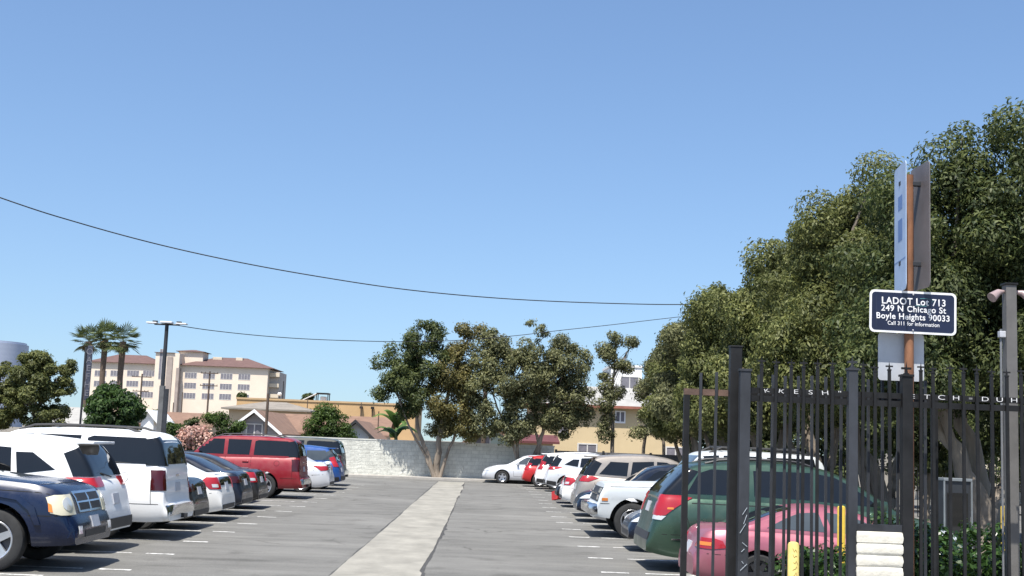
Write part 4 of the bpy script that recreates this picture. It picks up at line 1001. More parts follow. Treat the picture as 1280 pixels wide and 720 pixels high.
def cream_building():
    D = 400; sc = D/F_PX
    X = lambda px: at(px, 480, D).x
    Zp = lambda px, py: at(px, py, D).z
    root = thing('apartment_building', 'large cream multi storey building with clay tile roof behind the palms', 'building', (X(230), D, 0))
    ox = X(230)
    def P(px): return X(px)-ox
    zt = Zp(225, 456)
    bm = bmesh.new()
    box(bm, P(108), P(192), 3, 20, 0, zt); box(bm, P(192), P(222), 0, 18, 0, Zp(205, 441)); box(bm, P(222), P(332.5), 2.4, 21, 0, zt)
    box(bm, P(215), P(246), 6, 14, zt, Zp(230, 438))
    link('wall', bm, M_CREAM, root)
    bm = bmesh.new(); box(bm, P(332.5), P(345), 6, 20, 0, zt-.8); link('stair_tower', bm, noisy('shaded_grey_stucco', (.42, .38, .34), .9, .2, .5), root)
    for k in range(6):
        bm = bmesh.new(); z = 3.5+k*3.4; box(bm, P(333.2), P(345.5), 4.6, 6, z, z+.25); box(bm, P(333.2), P(345.5), 4.6, 4.7, z+.25, z+1.2); link('balcony', bm, M_CREAM2, root)
    bm = bmesh.new(); hip_roof(bm, P(108), P(192), 3, 20, zt, Zp(150, 440.5), 1.0, 7); link('roof', bm, M_CLAY, root)
    bm = bmesh.new(); hip_roof(bm, P(223), P(336), 2.4, 21, zt, Zp(260, 443.5), 1.0, 10.5); link('roof', bm, M_CLAY, root)
    bm = bmesh.new(); hip_roof(bm, P(192.4), P(214), 0, 18, Zp(205, 441), Zp(205, 440), .5, 2); link('roof', bm, M_CLAY, root)
    bm = bmesh.new(); hip_roof(bm, P(215), P(246), 6, 14, Zp(230, 438), Zp(230, 434.5), .8, 4); link('roof', bm, M_CLAY, root)
    bm = bmesh.new(); box(bm, P(207), P(214), -.35, .2, 0, Zp(205, 441)-1.2); link('dark_recess', bm, noisy('brown_grey_panel', (.30, .25, .22), .9, .2, .5), root)
    bm = bmesh.new(); box(bm, P(219.2), P(223), -.3, 2.2, 0, zt-1); link('downpipe_panel', bm, noisy('brown_grey_panel', (.30, .25, .22), .9, .2, .5), root)
    for px, w_, h_ in ((262, 3.0, 1.6), (290, 2.2, 1.2)):
        bm = bmesh.new(); zb = Zp(px, 447); box(bm, P(px)-w_/2, P(px)+w_/2, 9, 12, zb-1.5, zb+h_*.5, 0, .1); link('roof_vent', bm, M_CREAM2, root)
    # blue grey tall window of the tower
    window(root, P(200.3), 0, Zp(200, 455), 1.5, 9.5, M_WFRAME, M_PANE, 2)
    src = None
    for row, py in enumerate((469.3, 482.2, 495)):
        for px in (235.5, 258.5, 280.5, 303):
            w_ = window(root, P(px), 2.4, Zp(px, py+(px-258)*.03), 3.7, 1.75, M_WFRAME, M_PANE, 4) if src is None else copy_tree(src, root)
            if src is None: src = w_; s0 = (P(px), Zp(px, py+(px-258)*.03))
            else: w_.location = (P(px)-s0[0], 0, Zp(px, py+(px-258)*.03)-s0[1])
    for py in (466, 479, 493):
        for px in (121, 141, 162, 182):
            w_ = copy_tree(src, root); w_.location = (P(px)-s0[0], .6, Zp(px, py)-s0[1])
cream_building()
def orange_building():
    D = 170; x0, x1 = at(296, 500, D).x, at(520, 500, D).x; zt = at(400, 500.5, D).z
    root = thing('warehouse', 'long low orange stucco building with flat parapet', 'building', ((x0+x1)/2, D, 0)); h = (x1-x0)/2
    bm = bmesh.new(); box(bm, -h, h, 0, 18, 0, zt-.25); link('wall', bm, noisy('orange_stucco', (.46, .30, .15), .9, .10, .3), root)
    bm = bmesh.new(); box(bm, -h-.1, h+.1, -.12, 18.1, zt-.25, zt); link('parapet', bm, noisy('faded_orange_cap', (.42, .29, .16), .9, .12, .5), root)
    for px, w in ((466, .5), (452, .5)):
        bm = bmesh.new(); x = at(px, 510, D).x-root.location.x; tube(bm, [(x, -.6, zt-2.3), (x, -.6, zt-.9)], .06, 6); box(bm, x-.2, x+.2, -.8, -.1, zt-.9, zt-.6); link('wall_lamp', bm, M_BLACK, root)
    c = at(392, 500, 172)
    t = thing('solar_canopy', 'tilted solar panel on a dark frame on the orange roof', 'solar panel', (c.x, 174, zt-.25))
    bm = bmesh.new()
    vs = [(-1.9, -1, .25), (.2, -1, 1.35), (.2, 1, 1.35), (-1.9, 1, .25)]
    a = [bm.verts.new(v) for v in vs]; b = [bm.verts.new((x, y, z-.12)) for x, y, z in vs]
    bm.faces.new(a); bm.faces.new(b[::-1])
    for i in range(4): bm.faces.new((a[i], b[i], b[(i+1) % 4], a[(i+1) % 4]))
    link('panel', bm, noisy('pale_panel', (.62, .64, .66), .4, .1, 2), t)
    bm = bmesh.new(); box(bm, .2, 1.9, -1, 1, 1.22, 1.4); link('canopy', bm, M_BLACK, t)
    for x, y in ((.2, -.9), (1.8, -.9), (.2, .9), (1.8, .9)):
        bm = bmesh.new(); box(bm, x-.06, x+.06, y-.06, y+.06, 0, 1.22); link('post', bm, M_BLACK, t)
    bm = bmesh.new(); box(bm, .7, 1.5, -.5, .5, 0, .9, 0, .1); link('unit', bm, noisy('white_unit', (.6, .6, .6), .6, .1, 2), t)
    c = at(345, 489, 180)
    for px, hgt in ((352, 1.6), (356, 3.0)):
        p = at(px, 499, 180); t = thing('roof_mast', 'thin dark roof mast left of the solar panel, ' + ('shorter one with a dish' if px == 352 else 'taller one'), 'mast', (p.x, 178, zt-.25))
        bm = bmesh.new(); tube(bm, [(0, 0, 0), (0, 0, hgt)], .06, 6); link('pole', bm, M_BLACK, t)
        if px == 352:
            bm = bmesh.new(); bmesh.ops.create_cone(bm, cap_ends=True, segments=14, radius1=.32, radius2=.08, depth=.18, matrix=Matrix.Translation((0, -.1, 1.1)) @ Matrix.Rotation(R(100), 4, 'X')); link('dish', bm, noisy('white_unit', (.6, .6, .6), .6, .1, 2), t, 40)
orange_building()
def gable_house(name, label, x0, x1, y0, y1, ze, zr, wall, roof, ov=.5, axis='y', wins=(), trim=None):
    cx, cy = (x0+x1)/2, (y0+y1)/2; root = thing(name, label, 'house', (cx, cy, 0)); hx, hy = (x1-x0)/2, (y1-y0)/2
    bm = bmesh.new(); box(bm, -hx, hx, -hy, hy, 0, ze)
    if axis == 'y':
        for y, s in ((-hy, 1), (hy, -1)):
            f = quad(bm, [(-hx, y, ze), (hx, y, ze), (0, y, zr-.12)][::s])
    else:
        for x, s in ((-hx, -1), (hx, 1)): quad(bm, [(x, -hy, ze), (x, hy, ze), (x, 0, zr-.12)][::s])
    link('wall', bm, wall, root)
    bm = bmesh.new(); k = (zr-ze)/(hx if axis == 'y' else hy)
    for s in (-1, 1):
        if axis == 'y': pts = [(s*(hx+ov), -hy-ov, ze-k*ov), (0, -hy-ov, zr), (0, hy+ov, zr), (s*(hx+ov), hy+ov, ze-k*ov)]
        else: pts = [(-hx-ov, s*(hy+ov), ze-k*ov), (-hx-ov, 0, zr), (hx+ov, 0, zr), (hx+ov, s*(hy+ov), ze-k*ov)]
        a = [bm.verts.new(p) for p in pts]; b = [bm.verts.new((p[0], p[1], p[2]+.14)) for p in pts]
        bm.faces.new(a); bm.faces.new(b[::-1])
        for i in range(4): bm.faces.new((a[i], a[(i+1) % 4], b[(i+1) % 4], b[i]))
    bmesh.ops.recalc_face_normals(bm, faces=bm.faces)
    link('roof', bm, roof, root)
    if trim and axis == 'y':
        for s in (-1, 1):
            bm = bmesh.new(); y = -hy-ov-.02
            a = [(s*(hx+ov), y, ze-k*ov-.06), (0, y, zr-.06), (0, y, zr+.17), (s*(hx+ov), y, ze-k*ov+.17)]
            f = [bm.verts.new(p) for p in a]; g_ = [bm.verts.new((p[0], p[1]-.06, p[2])) for p in a]
            bm.faces.new(f); bm.faces.new(g_[::-1])
            for i in range(4): bm.faces.new((f[i], f[(i+1) % 4], g_[(i+1) % 4], g_[i]))
            bmesh.ops.recalc_face_normals(bm, faces=bm.faces); link('fascia', bm, trim, root)
    for (x, z, w_, h_) in wins: window(root, x, -hy, z, w_, h_, M_WFRAME, M_PANE, 2)
    return root
M_BROOF = noisy('brown_shingle', (.185, .112, .078), .95, .22, 1.2, bump=.01, stretch=(1, 1, 2))
M_GROOF = noisy('grey_shingle', (.30, .29, .27), .95, .16, 1.2, bump=.01, stretch=(1, 1, 2))
M_OROOF = noisy('grey_brown_shingle', (.21, .185, .155), .95, .2, 1.2, bump=.01)
M_MROOF = noisy('maroon_roof', (.10, .03, .032), .9, .25, 1.5)
M_TANW = noisy('peach_stucco', (.50, .39, .26), .9, .08, .5)
M_GREYW = noisy('grey_siding', (.33, .315, .315), .85, .12, 1, stretch=(1, 1, 6))
M_WHTRIM = noisy('white_trim', (.74, .74, .73), .6, .06, 3)
M_GRNW = noisy('pale_green_siding', (.42, .50, .44), .85, .08, 1, stretch=(1, 1, 6))
M_BLUEW = noisy('pale_blue_siding', (.52, .58, .64), .85, .08, 1, stretch=(1, 1, 6))
def rx(px, D): return at(px, 530, D).x
def rz_(px, py, D): return at(px, py, D).z
# hip roofed peach house
def peach():
    D = 112; x0, x1 = rx(285, D), rx(380, D); ze = rz_(340, 513.5, D); zr = rz_(320, 500, D)
    root = thing('peach_house', 'peach stucco house with grey brown hip roof before the orange building', 'house', ((x0+x1)/2, D, 0)); h = (x1-x0)/2
    bm = bmesh.new(); box(bm, -h, h, 0, 9, 0, ze); link('wall', bm, M_TANW, root)
    bm = bmesh.new(); hip_roof(bm, -h, h, 0, 9, ze, zr, .6, 3.0); link('roof', bm, M_OROOF, root)
    window(root, rx(357, D)-root.location.x, 0, rz_(357, 525, D), 1.0, .75, M_WFRAME, M_PANE, 2)
    window(root, rx(349, D)-root.location.x, 0, rz_(349, 525, D), .35, .75, M_WFRAME, M_PANE, 1)
peach()
D = 88; gable_house('grey_house', 'small grey gabled house with white bargeboards and brown roof', rx(291, D), rx(346, D), D, D+13, rz_(300, 536, D), rz_(315, 514.5, D), M_GREYW, M_BROOF, .5, 'y', [(0, 2.2, 1.0, .9)], M_WHTRIM)
D = 96; gable_house('brown_roof_house', 'low house with a wide brown shingle roof behind the round green tree', rx(325, D), rx(478, D), D+1, D+9, rz_(400, 541, D), rz_(400, 519.5, D), M_TANW, M_BROOF, .5, 'x')
D = 82; gable_house('pale_blue_house', 'pale blue gabled house with dark eaves above the white wall end', rx(428, D), rx(462, D), D, D+10, rz_(445, 543, D), rz_(445, 527.5, D), M_BLUEW, M_BROOF, .45, 'y', [], M_TRIM)
D = 140; gable_house('brown_slope_house', 'low brown roofed house beyond the lamp post', rx(150, D), rx(262, D), D, D+9, rz_(215, 531, D), rz_(215, 516, D), M_TANW, M_BROOF, .5, 'x')
D = 100; gable_house('grey_shed', 'pale grey green shed roof behind the dense left tree', rx(48, D), rx(128, D), D, D+8, rz_(88, 530, D), rz_(88, 510, D), M_GREYW, M_GROOF, .4, 'x')
D = 150; gable_house('white_gable_shed', 'white gable end among the garden trees beside the lamp post', rx(176, 118), rx(192, 118), 118, 124, rz_(184, 523, 118), rz_(184, 514, 118), M_WHTRIM, M_WHTRIM, .4, 'y')
D = 84; gable_house('green_house', 'pale green gabled house behind the back wall, brown eaves', rx(588, D), rx(643, D), D, D+10, rz_(617, 551, D), rz_(617, 534, D), M_GRNW, M_BROOF, .5, 'y', [(-.6, 2.0, .9, .8)], M_BROOF)
D = 79; gable_house('maroon_roof_house', 'low house with a maroon roof right of the green house', rx(643, D), rx(692, D), D, D+5, rz_(668, 553, D), rz_(668, 545.5, D), M_TANW, M_MROOF, .4, 'x')
def yellow_house():
    D = 86; x0, x1 = rx(664, D), rx(872, D); ze = rz_(760, 510, D); zr = rz_(770, 480, D)
    root = thing('yellow_house', 'long yellow stucco house with grey hip roof and small white window, behind the right row', 'house', ((x0+x1)/2, D, 0)); h = (x1-x0)/2; ox = root.location.x
    bm = bmesh.new(); box(bm, -h, h, 0, 10, 0, ze); link('wall', bm, noisy('yellow_stucco', (.52, .41, .245), .9, .07, .5), root)
    bm = bmesh.new(); hip_roof(bm, -h, h, 0, 10, ze, zr, .55, 4.5); link('roof', bm, M_GROOF, root)
    bm = bmesh.new(); box(bm, -h-.58, h+.58, -.61, -.553, ze-.02, ze+.16); link('fascia', bm, noisy('red_brown_fascia', (.25, .09, .06), .7, .2, 2), root)
    window(root, rx(775, D)-ox, 0, rz_(775, 521, D), .55, .65, M_WHTRIM, M_PANE, 2)
    window(root, rx(704, D)-ox, 0, rz_(704, 530, D), .5, 1.1, M_WFRAME, M_PANE, 1)
    window(root, rx(735, D)-ox, 0, 1.7, 1.2, .9, M_WFRAME, M_PANE, 2); window(root, rx(845, D)-ox, 0, 1.7, 1.2, .9, M_WFRAME, M_PANE, 2)
    D2 = 118; x0, x1 = rx(762, D2), rx(812, D2)
    r2 = thing('white_block', 'white flat roofed block rising behind the grey roof of the yellow house', 'building', ((x0+x1)/2, D2, 0)); h = (x1-x0)/2
    bm = bmesh.new(); zt = rz_(785, 459, D2); box(bm, -h, h*.55, 0, 8, 0, zt); box(bm, h*.55, h, .4, 8, 0, zt-1.4); link('wall', bm, M_WHTRIM, r2)
    bm = bmesh.new(); box(bm, -h-.1, h*.55+.1, -.1, 8.1, zt, zt+.2); link('parapet', bm, M_WHTRIM, r2)
    window(r2, -.1, 0, zt-1.5, 1.6, 1.1, M_WFRAME, M_PANE, 2)
yellow_house()
def tower():
    D = 900; c = at(-40, 500, D)
    root = thing('hazy_tower', 'distant rounded tower at the far left, blue grey from painted haze', 'tower', (c.x, D+28, 0))
    bm = bmesh.new(); zt = at(18, 428, D).z
    bmesh.ops.create_cone(bm, cap_ends=True, segments=48, radius1=28, radius2=28, depth=zt, matrix=Matrix.Translation((0, 0, zt/2)))
    mt, nt, b = nmat('haze_tinted_blue_grey'); tc = N(nt, 'ShaderNodeTexCoord')
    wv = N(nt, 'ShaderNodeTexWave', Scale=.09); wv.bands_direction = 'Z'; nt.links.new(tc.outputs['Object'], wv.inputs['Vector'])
    rp = ramp(nt, wv.outputs['Fac'], .3, (.33, .37, .46), .7, (.345, .385, .475)); nt.links.new(rp.outputs[0], b.inputs['Base Color']); b.inputs['Roughness'].default_value = .5  # blue-grey colour stands in for distance haze
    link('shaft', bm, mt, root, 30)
    bm = bmesh.new(); bmesh.ops.create_cone(bm, cap_ends=True, segments=48, radius1=26.5, radius2=26.5, depth=1.5, matrix=Matrix.Translation((0, 0, zt+.76))); link('crown_ring', bm, mt, root, 30)
tower()
# pale building and fence glimpsed through the trees at the right
D = 62; gable_house('pale_house', 'pale stucco house glimpsed between the trunks behind the black fence', 22, 30, D, D+9, 3.6, 5.2, noisy('pale_stucco', (.62, .57, .48), .9, .08, .5), M_GROOF, .5, 'x', [(-4, 2.2, 1.4, 1.1), (3, 2.2, 1.4, 1.1)])
def back_fence():
    root = thing('side_fence', 'low black picket fence far behind the trees on the right', 'fence', (16.5, 44, 0))
    bm = bmesh.new(); n = 76; L_ = 15
    for k in range(n): x = -L_/2+L_*k/(n-1); box(bm, x-.014, x+.014, -.014, .014, .03, 1.95)
    box(bm, -L_/2, L_/2, -.022, .022, .2, .25); box(bm, -L_/2, L_/2, -.022, .022, 1.7, 1.75)
    link('picket_panel', bm, M_BLACK, root)
    for k in range(6):
        x = -L_/2+L_*k/5; bm = bmesh.new(); box(bm, x-.05, x+.05, -.05, .05, 0, 2.0); link('post', bm, M_BLACK, root)
back_fence()
# ------------------------------------------------------------------ back wall
def back_wall():
    root = thing('block_wall', 'white painted rough block wall across the far end of the lot', 'wall', (0, 66.6, 0))
    mt, nt, b = nmat('white_rough_block'); tc = N(nt, 'ShaderNodeTexCoord')
    mp = N(nt, 'ShaderNodeMapping'); mp.inputs['Rotation'].default_value = (R(90), 0, 0); nt.links.new(tc.outputs['Object'], mp.inputs[0])
    br = N(nt, 'ShaderNodeTexBrick', Scale=1.0); br.inputs['Color1'].default_value = (.58, .58, .535, 1); br.inputs['Color2'].default_value = (.53, .53, .49, 1); br.inputs['Mortar'].default_value = (.44, .44, .41, 1)
    br.inputs['Brick Width'].default_value = .40; br.inputs['Row Height'].default_value = .20; br.inputs['Mortar Size'].default_value = .014
    nt.links.new(mp.outputs[0], br.inputs['Vector'])
    n = N(nt, 'ShaderNodeTexNoise', Scale=2.2, Detail=8, Roughness=.7); nt.links.new(tc.outputs['Object'], n.inputs['Vector'])
    r1 = ramp(nt, n.outputs[0], .32, (.74, .74, .72), .68, (1.08, 1.08, 1.05)); c = mix(nt, 1.0, br.outputs[0], r1.outputs[0], 'MULTIPLY')
    nt.links.new(c, b.inputs['Base Color']); b.inputs['Roughness'].default_value = .95
    n2 = N(nt, 'ShaderNodeTexNoise', Scale=9, Detail=4); nt.links.new(tc.outputs['Object'], n2.inputs['Vector'])
    bp = N(nt, 'ShaderNodeBump', Strength=1, Distance=.035); nt.links.new(n2.outputs[0], bp.inputs['Height']); nt.links.new(bp.outputs[0], b.inputs['Normal'])
    bm = bmesh.new(); box(bm, -11.6, 3.8, 0, .2, -.02, 1.92); link('blockwork', bm, mt, root)
    bm = bmesh.new(); box(bm, -11.62, 3.82, -.02, .22, 1.92, 1.99); link('coping', bm, noisy('wall_cap', (.50, .50, .46), .9, .15, 2), root)
    r2 = thing('slatted_fence', 'dark grey board fence continuing the back wall to the right', 'fence', (11.5, 66.7, 0))
    bm = bmesh.new(); box(bm, -7.6, 7.6, 0, .06, 0, 1.75); link('board_panel', bm, noisy('dark_grey_boards', (.10, .10, .105), .8, .3, 2, stretch=(4, 1, .4)), r2)
    for k in range(7):
        bm = bmesh.new(); x = -7.6+15.2*k/6; box(bm, x-.06, x+.06, -.1, 0, 0, 1.82); link('post', bm, M_GREY_STEEL, r2)
back_wall()
# ------------------------------------------------------------------ poles, wires, lamp, blade sign
M_WOODPOLE = noisy('utility_pole_wood', (.085, .06, .045), .95, .3, 2, stretch=(1, 1, .2))
M_CABLE = noisy('cable_rubber', (.02, .02, .022), .7, .2, 2)
def lamp():
    D = 50; b = at(197.5, 560, D); root = thing('lot_lamp_post', 'tall dark lamp post with flat white lamp heads above the left row', 'street lamp', (b.x, D, 0))
    z1 = at(198.5, 482, D).z; z2 = at(205, 405.5, D).z
    bm = bmesh.new(); box(bm, -.095, .095, -.095, .095, 0, z1); link('lower_sleeve', bm, noisy('weathered_grey_steel', (.11, .11, .11), .6, .35, 2), root)
    bm = bmesh.new(); box(bm, .097, .25, -.08, .08, 0, z1-.12); link('cable_housing', bm, M_GREY_STEEL, root)
    bm = bmesh.new(); tube(bm, [(0, 0, z1), (0, 0, z2)], [.085, .075], 12); link('pole', bm, M_GREY_STEEL, root, 40)
    bm = bmesh.new(); tube(bm, [(-.5, 0, z2), (.5, 0, z2)], .035, 8); link('cross_arm', bm, M_GREY_STEEL, root)
    mh = noisy('pale_lamp_housing', (.66, .67, .68), .45, .08, 3)
    for s, x in ((-1, -.38), (1, .38), (0, 0)):
        bm = bmesh.new()
        if s: box(bm, min(x, x+s*.42)-.0, max(x, x+s*.42), -.17, .17, z2+.02, z2+.075, 0, .02)
        else: box(bm, -.24, .24, -.22, .12, z2+.045, z2+.12, 0, .03)
        h = link('lamp_head', bm, mh, root)
        if not s: continue
        bm = bmesh.new(); box(bm, min(x, x+s*.2), max(x, x+s*.2), -.05, .05, z2+.077, z2+.14, 0, .015); link('photocell', bm, M_BLACK, h)
lamp()
def text_mesh(txt, size, depth=.002, bold=.0, align='CENTER'):
    cu = bpy.data.curves.new('lettering', 'FONT'); cu.body = txt; cu.size = size; cu.extrude = depth; cu.offset = min(0, bold); cu.bevel_depth = max(0, bold); cu.bevel_resolution = 0; cu.space_character = 1.09; cu.align_x = align; cu.align_y = 'CENTER'
    o = bpy.data.objects.new('tmp_lettering', cu); COL.objects.link(o)
    dg = bpy.context.evaluated_depsgraph_get(); me = bpy.data.meshes.new_from_object(o.evaluated_get(dg))
    bpy.data.objects.remove(o); bpy.data.curves.remove(cu)
    bm = bmesh.new(); bm.from_mesh(me); bpy.data.meshes.remove(me)
    for v in bm.verts: v.co = Vector((v.co.x, -v.co.z, v.co.y))   # stands upright, faces -Y
    return bm
def blade_sign():
    D = 80; b = at(101, 560, D); root = thing('blade_sign', 'tall narrow dark vertical sign with pale letters on a pole by the palms', 'sign', (b.x, D, 0))
    z0, z1 = at(104, 500, D).z, at(108, 432, D).z; zb = at(104, 470, D).z
    bm = bmesh.new(); tube(bm, [(-.16, 0, 0), (-.16, 0, z1-.1)], .07, 8); link('pole', bm, M_GREY_STEEL, root)
    bm = bmesh.new(); box(bm, -.06, .26, -.06, .06, z0, z1, 0, .03); link('board', bm, noisy('dark_sign_face', (.045, .05, .075), .5, .2, 2), root)
    mw = noisy('pale_lettering', (.13, .13, .15), .6, .3, 4)
    h = (z1-z0-.3)/6
    for i, ch in enumerate('OAEFHE'):
        t = text_mesh(ch, h*1.05, .005, .004)
        for v in t.verts: v.co += Vector((.10, -.066, z1-.35-h*i-.05))
        link('letter', t, mw, root)
blade_sign()
def upole(px, ytop, D, label, r=.13, arms=(), ybase=None, mat=None):
    b = at(px, 545, D); zt = at(px, ytop, D).z
    root = thing('utility_pole', label, 'utility pole', (b.x, D, 0))
    bm = bmesh.new(); tube(bm, [(0, 0, 0), (0, 0, zt)], [r, r*.75], 10); link('pole', bm, mat or M_WOODPOLE, root, 50)
    for (py, hw) in arms:
        z = at(px, py, D).z; bm = bmesh.new(); box(bm, -hw, hw, -r-.10, -r+.02, z-.07, z+.07); a = link('cross_arm', bm, M_WOODPOLE, root)
        bm = bmesh.new()
        for x in (-hw+.1, -hw*.5, hw*.5, hw-.1): tube(bm, [(x, -r-.04, z+.07), (x, -r-.04, z+.24)], .045, 6)
        link('insulator', bm, M_GREY_STEEL, a)
    return root
upole(257, 464, 200, 'wooden utility pole with two cross arms before the cream building', .17, ((466.5, 1.4), (482, 1.4)))
upole(172, 467, 205, 'utility pole with cross arms right of the palms', .16, ((471, 1.6), (489, 1.3)))
upole(332, 492, 86, 'plain dark pole rising behind the red SUV', .12)
upole(604.5, 476, 75, 'brown wooden utility pole among the eucalyptus behind the back wall', .16)
upole(224.5, 490, 150, 'thin dark pole left of the brown roofs, the taller of two', .09)
upole(214, 503, 150, 'thin dark pole left of the brown roofs, the shorter of two', .08)
upole(449.5, 503, 150, 'thin post before the orange building, left one', .07)
upole(382, 497, 160, 'short thin post below the solar panel', .07)
upole(472, 514, 92, 'slim lamp like post above the brown roof by the banana plant', .05)
def cable(name, label, pts, r):
    P = [at(*p) for p in pts]; Q = []
    for i in range(len(P)-1):
        p0, p1, p2, p3 = P[max(i-1, 0)], P[i], P[i+1], P[min(i+2, len(P)-1)]
        for k in range(8):
            t = k/8; Q.append(.5*((2*p1)+(p2-p0)*t+(2*p0-5*p1+4*p2-p3)*t*t+(3*p1-p0-3*p2+p3)*t**3))
    Q.append(P[-1]); bm = bmesh.new(); tube(bm, Q, r, 6); o = link(name, bm, M_CABLE, None, 60)
    return tag(o, label, 'cable')
cable('overhead_cable', 'thick black overhead cable sagging across the sky from the left edge to the right trees', [(-260, 153, 38), (0, 247, 40), (100, 279, 41.5), (200, 306, 43), (300, 328, 44.5), (400, 346, 46), (500, 361, 47.5), (600, 371, 49), (700, 377, 50.5), (820, 380.5, 52), (900, 380, 53)], .021)
cable('overhead_cable', 'thin cable running from the lamp post past the eucalyptus into the right trees', [(206, 404, 50), (260, 412.5, 52), (330, 420, 54), (400, 424.5, 56), (490, 427, 58), (560, 426, 60), (640, 420, 62), (700, 413, 63), (760, 406.5, 64), (815, 400, 65), (850, 396, 66)], .018)
# fallen cone
def cone():
    c = Vector((2.72, 46.6, 0)); root = thing('traffic_cone', 'red traffic cone lying on its side in the empty stall of the right row', 'traffic cone', c, R(15))
    prof = [(.19, .03), (.17, .03), (.125, .28), (.095, .42), (.035, .74), (.03, .745), (.001, .745)]
    M = Matrix.Translation((0, 0, .185)) @ Matrix.Rotation(R(-12), 4, 'X') @ Matrix.Rotation(R(-70), 4, 'Z')
    def rev(pf, seg=24):
        b = bmesh.new(); lathe_y(b, pf, seg)
        for v in b.verts: v.co = M @ v.co
        bmesh.ops.recalc_face_normals(b, faces=b.faces); return b
    mr = noisy('faded_red_rubber', (.42, .03, .03), .6, .2, 5)
    link('cone', rev(prof), mr, root, 40)
    link('reflective_band', rev([(.130, .275), (.097, .425), (.095, .425)]), noisy('white_band', (.7, .7, .68), .5, .1, 6), root, 40)
    b = bmesh.new(); box(b, -.16, .16, -.01, .03, -.16, .16, 0, .015)
    for v in b.verts: v.co = M @ v.co
    link('base', b, mr, root)
cone()

# ------------------------------------------------------------------ entrance: fence, gate, sign, bollards, hedge
FD = 11.0
def fx(px, D=FD, py=570): return at(px, py, D).x
def fz(px, py, D=FD): return at(px, py, D).z
def finial(bm, x, y, z, s=1.0):
    box(bm, x-.016*s, x+.016*s, y-.016, y+.016, z, z+.012)
    vs = [bm.verts.new(p) for p in ((x-.011*s, y, z+.012), (x, y-.011, z+.012), (x+.011*s, y, z+.012), (x, y+.011, z+.012))]; t = bm.verts.new((x, y, z+.085*s))
    for i in range(4): bm.faces.new((vs[i], vs[(i+1) % 4], t))
    box(bm, x-.032*s, x+.032*s, y-.006, y+.006, z+.032*s, z+.046*s)
def fence():
    x0 = fx(930); x1 = 7.0
    root = thing('picket_fence', 'tall black steel picket fence with spear tops and white graffiti letters', 'fence', (x0, FD, 0))
    ox = x0
    posts = [(929.5, .046, 464), (1065, .042, 463), (1133, .046, 471)]
    px_ = [fx(p)-ox for p, w_, t in posts]
    for (p, w_, t), x in zip(posts, px_):
        bm = bmesh.new(); zt = fz(p, t); box(bm, x-w_, x+w_, -w_, w_, 0, zt, 0, .006); box(bm, x-w_-.008, x+w_+.008, -w_-.008, w_+.008, zt-.0, zt+.02)
        if p > 1000: finial(bm, x, 0, zt+.02, 1.4)
        link('post', bm, M_GREY_STEEL if p != 1133 else M_BLACK, root)
    for x in (fx(1440)-ox,):
        bm = bmesh.new(); box(bm, x-.045, x+.045, -.045, .045, 0, 2.86); link('post', bm, M_BLACK, root)
    zr = fz(1100, 504); zu = fz(1100, 494)
    for z, h, y, xa_, xb_ in ((zr, .052, 0, .05, x1-ox), (zu, .050, 0, .05, x1-ox), (.16, .05, 0, .05, px_[1]-.03), (.16, .05, 0, px_[2]+.03, x1-ox)):
        bm = bmesh.new(); box(bm, xa_, xb_, y+.004, y+.036, z-h/2, z+h/2); link('rail', bm, M_BLACK, root)
    ztop = fz(1000, 460)
    k = 0; first = None; x = .13
    bm = bmesh.new(); box(bm, -.0125, .0125, -.022, .003, 1.44, ztop); finial(bm, 0, -.0095, ztop)
    so_ = link('picket', bm, M_BLACK, root); so_.location.x = (px_[1]+px_[2])/2; short = so_.data; bpy.data.objects.remove(so_)
    bm = bmesh.new(); box(bm, px_[1]+.043, px_[2]-.047, -.03, .03, 1.405, 1.465); link('rail', bm, M_GREY_STEEL, root)
    while x < x1-ox:
        if min(abs(x-q) for q in px_) > .07:
            if first is None:
                bm = bmesh.new(); box(bm, -.0125, .0125, -.022, .003, .06, ztop); finial(bm, 0, -.0095, ztop)
                first = link('picket', bm, M_BLACK, root); o = first
            else: o = first.copy(); COL.objects.link(o)
            if px_[1] < x < px_[2]:      # the short bay above the block pilaster
                o.data = short
            o.location = (x, random.uniform(-.002, .002), random.uniform(-.012, .012))
            o.rotation_euler = (0, R(random.uniform(-.45, .45)), 0)
        x += .1305
    mw = noisy('white_paint_marker', (.60, .60, .60), .6, .2, 20)
    # hand painted letters on the upper rail, one in each gap
    for px, ch, sc_, rt in ((962, 'K', .9, -.5), (979, 'K', .95, .35), (997.5, 'E', 1, 0), (1017, 'S', 1, .12), (1034.5, 'H', 1, -.2), (1051.5, '"', 1, 0),
                        (1146, 'E', 1, 0), (1163, 'T', 1, .05), (1182.5, 'C', 1.05, .1), (1201.5, 'H', 1, 0), (1219, '=', .7, 0), (1238.5, 'D', 1, .05), (1256.5, 'U', 1, 0), (1275.5, 'H', 1, 0), (1294, '!', 1, 0)):
        gx_ = fx(px)-ox; gx_ = .13+.1305*(round((gx_-.13)/.1305-.5)+.5)
        t = text_mesh(ch, .056*sc_, .001, -.0006)
        for v in t.verts:
            a, b = v.co.x*1.75, v.co.z
            v.co = Vector((gx_+a*math.cos(rt)+b*math.sin(rt)*.6, v.co.y+.0015, zu+b*math.cos(rt)-a*math.sin(rt)*.3))
        link('graffiti_letter', t, mw, root)
    # pale scratched tag on the end post
    rnd = random.Random(5); bm = bmesh.new(); xq = px_[0]
    zz = fz(929, 640)
    for i in range(9):
        z = zz-.08*i-.02; a = Vector((xq+rnd.uniform(-.035, .0), -.054, z)); b = Vector((xq+rnd.uniform(0, .035), -.054, z+rnd.uniform(-.05, .09)))
        tube(bm, [a, b], .003, 4)
    link('scratched_tag', bm, noisy('grey_scratch', (.30, .33, .36), .8, .2, 20), root)
    return root
fence()
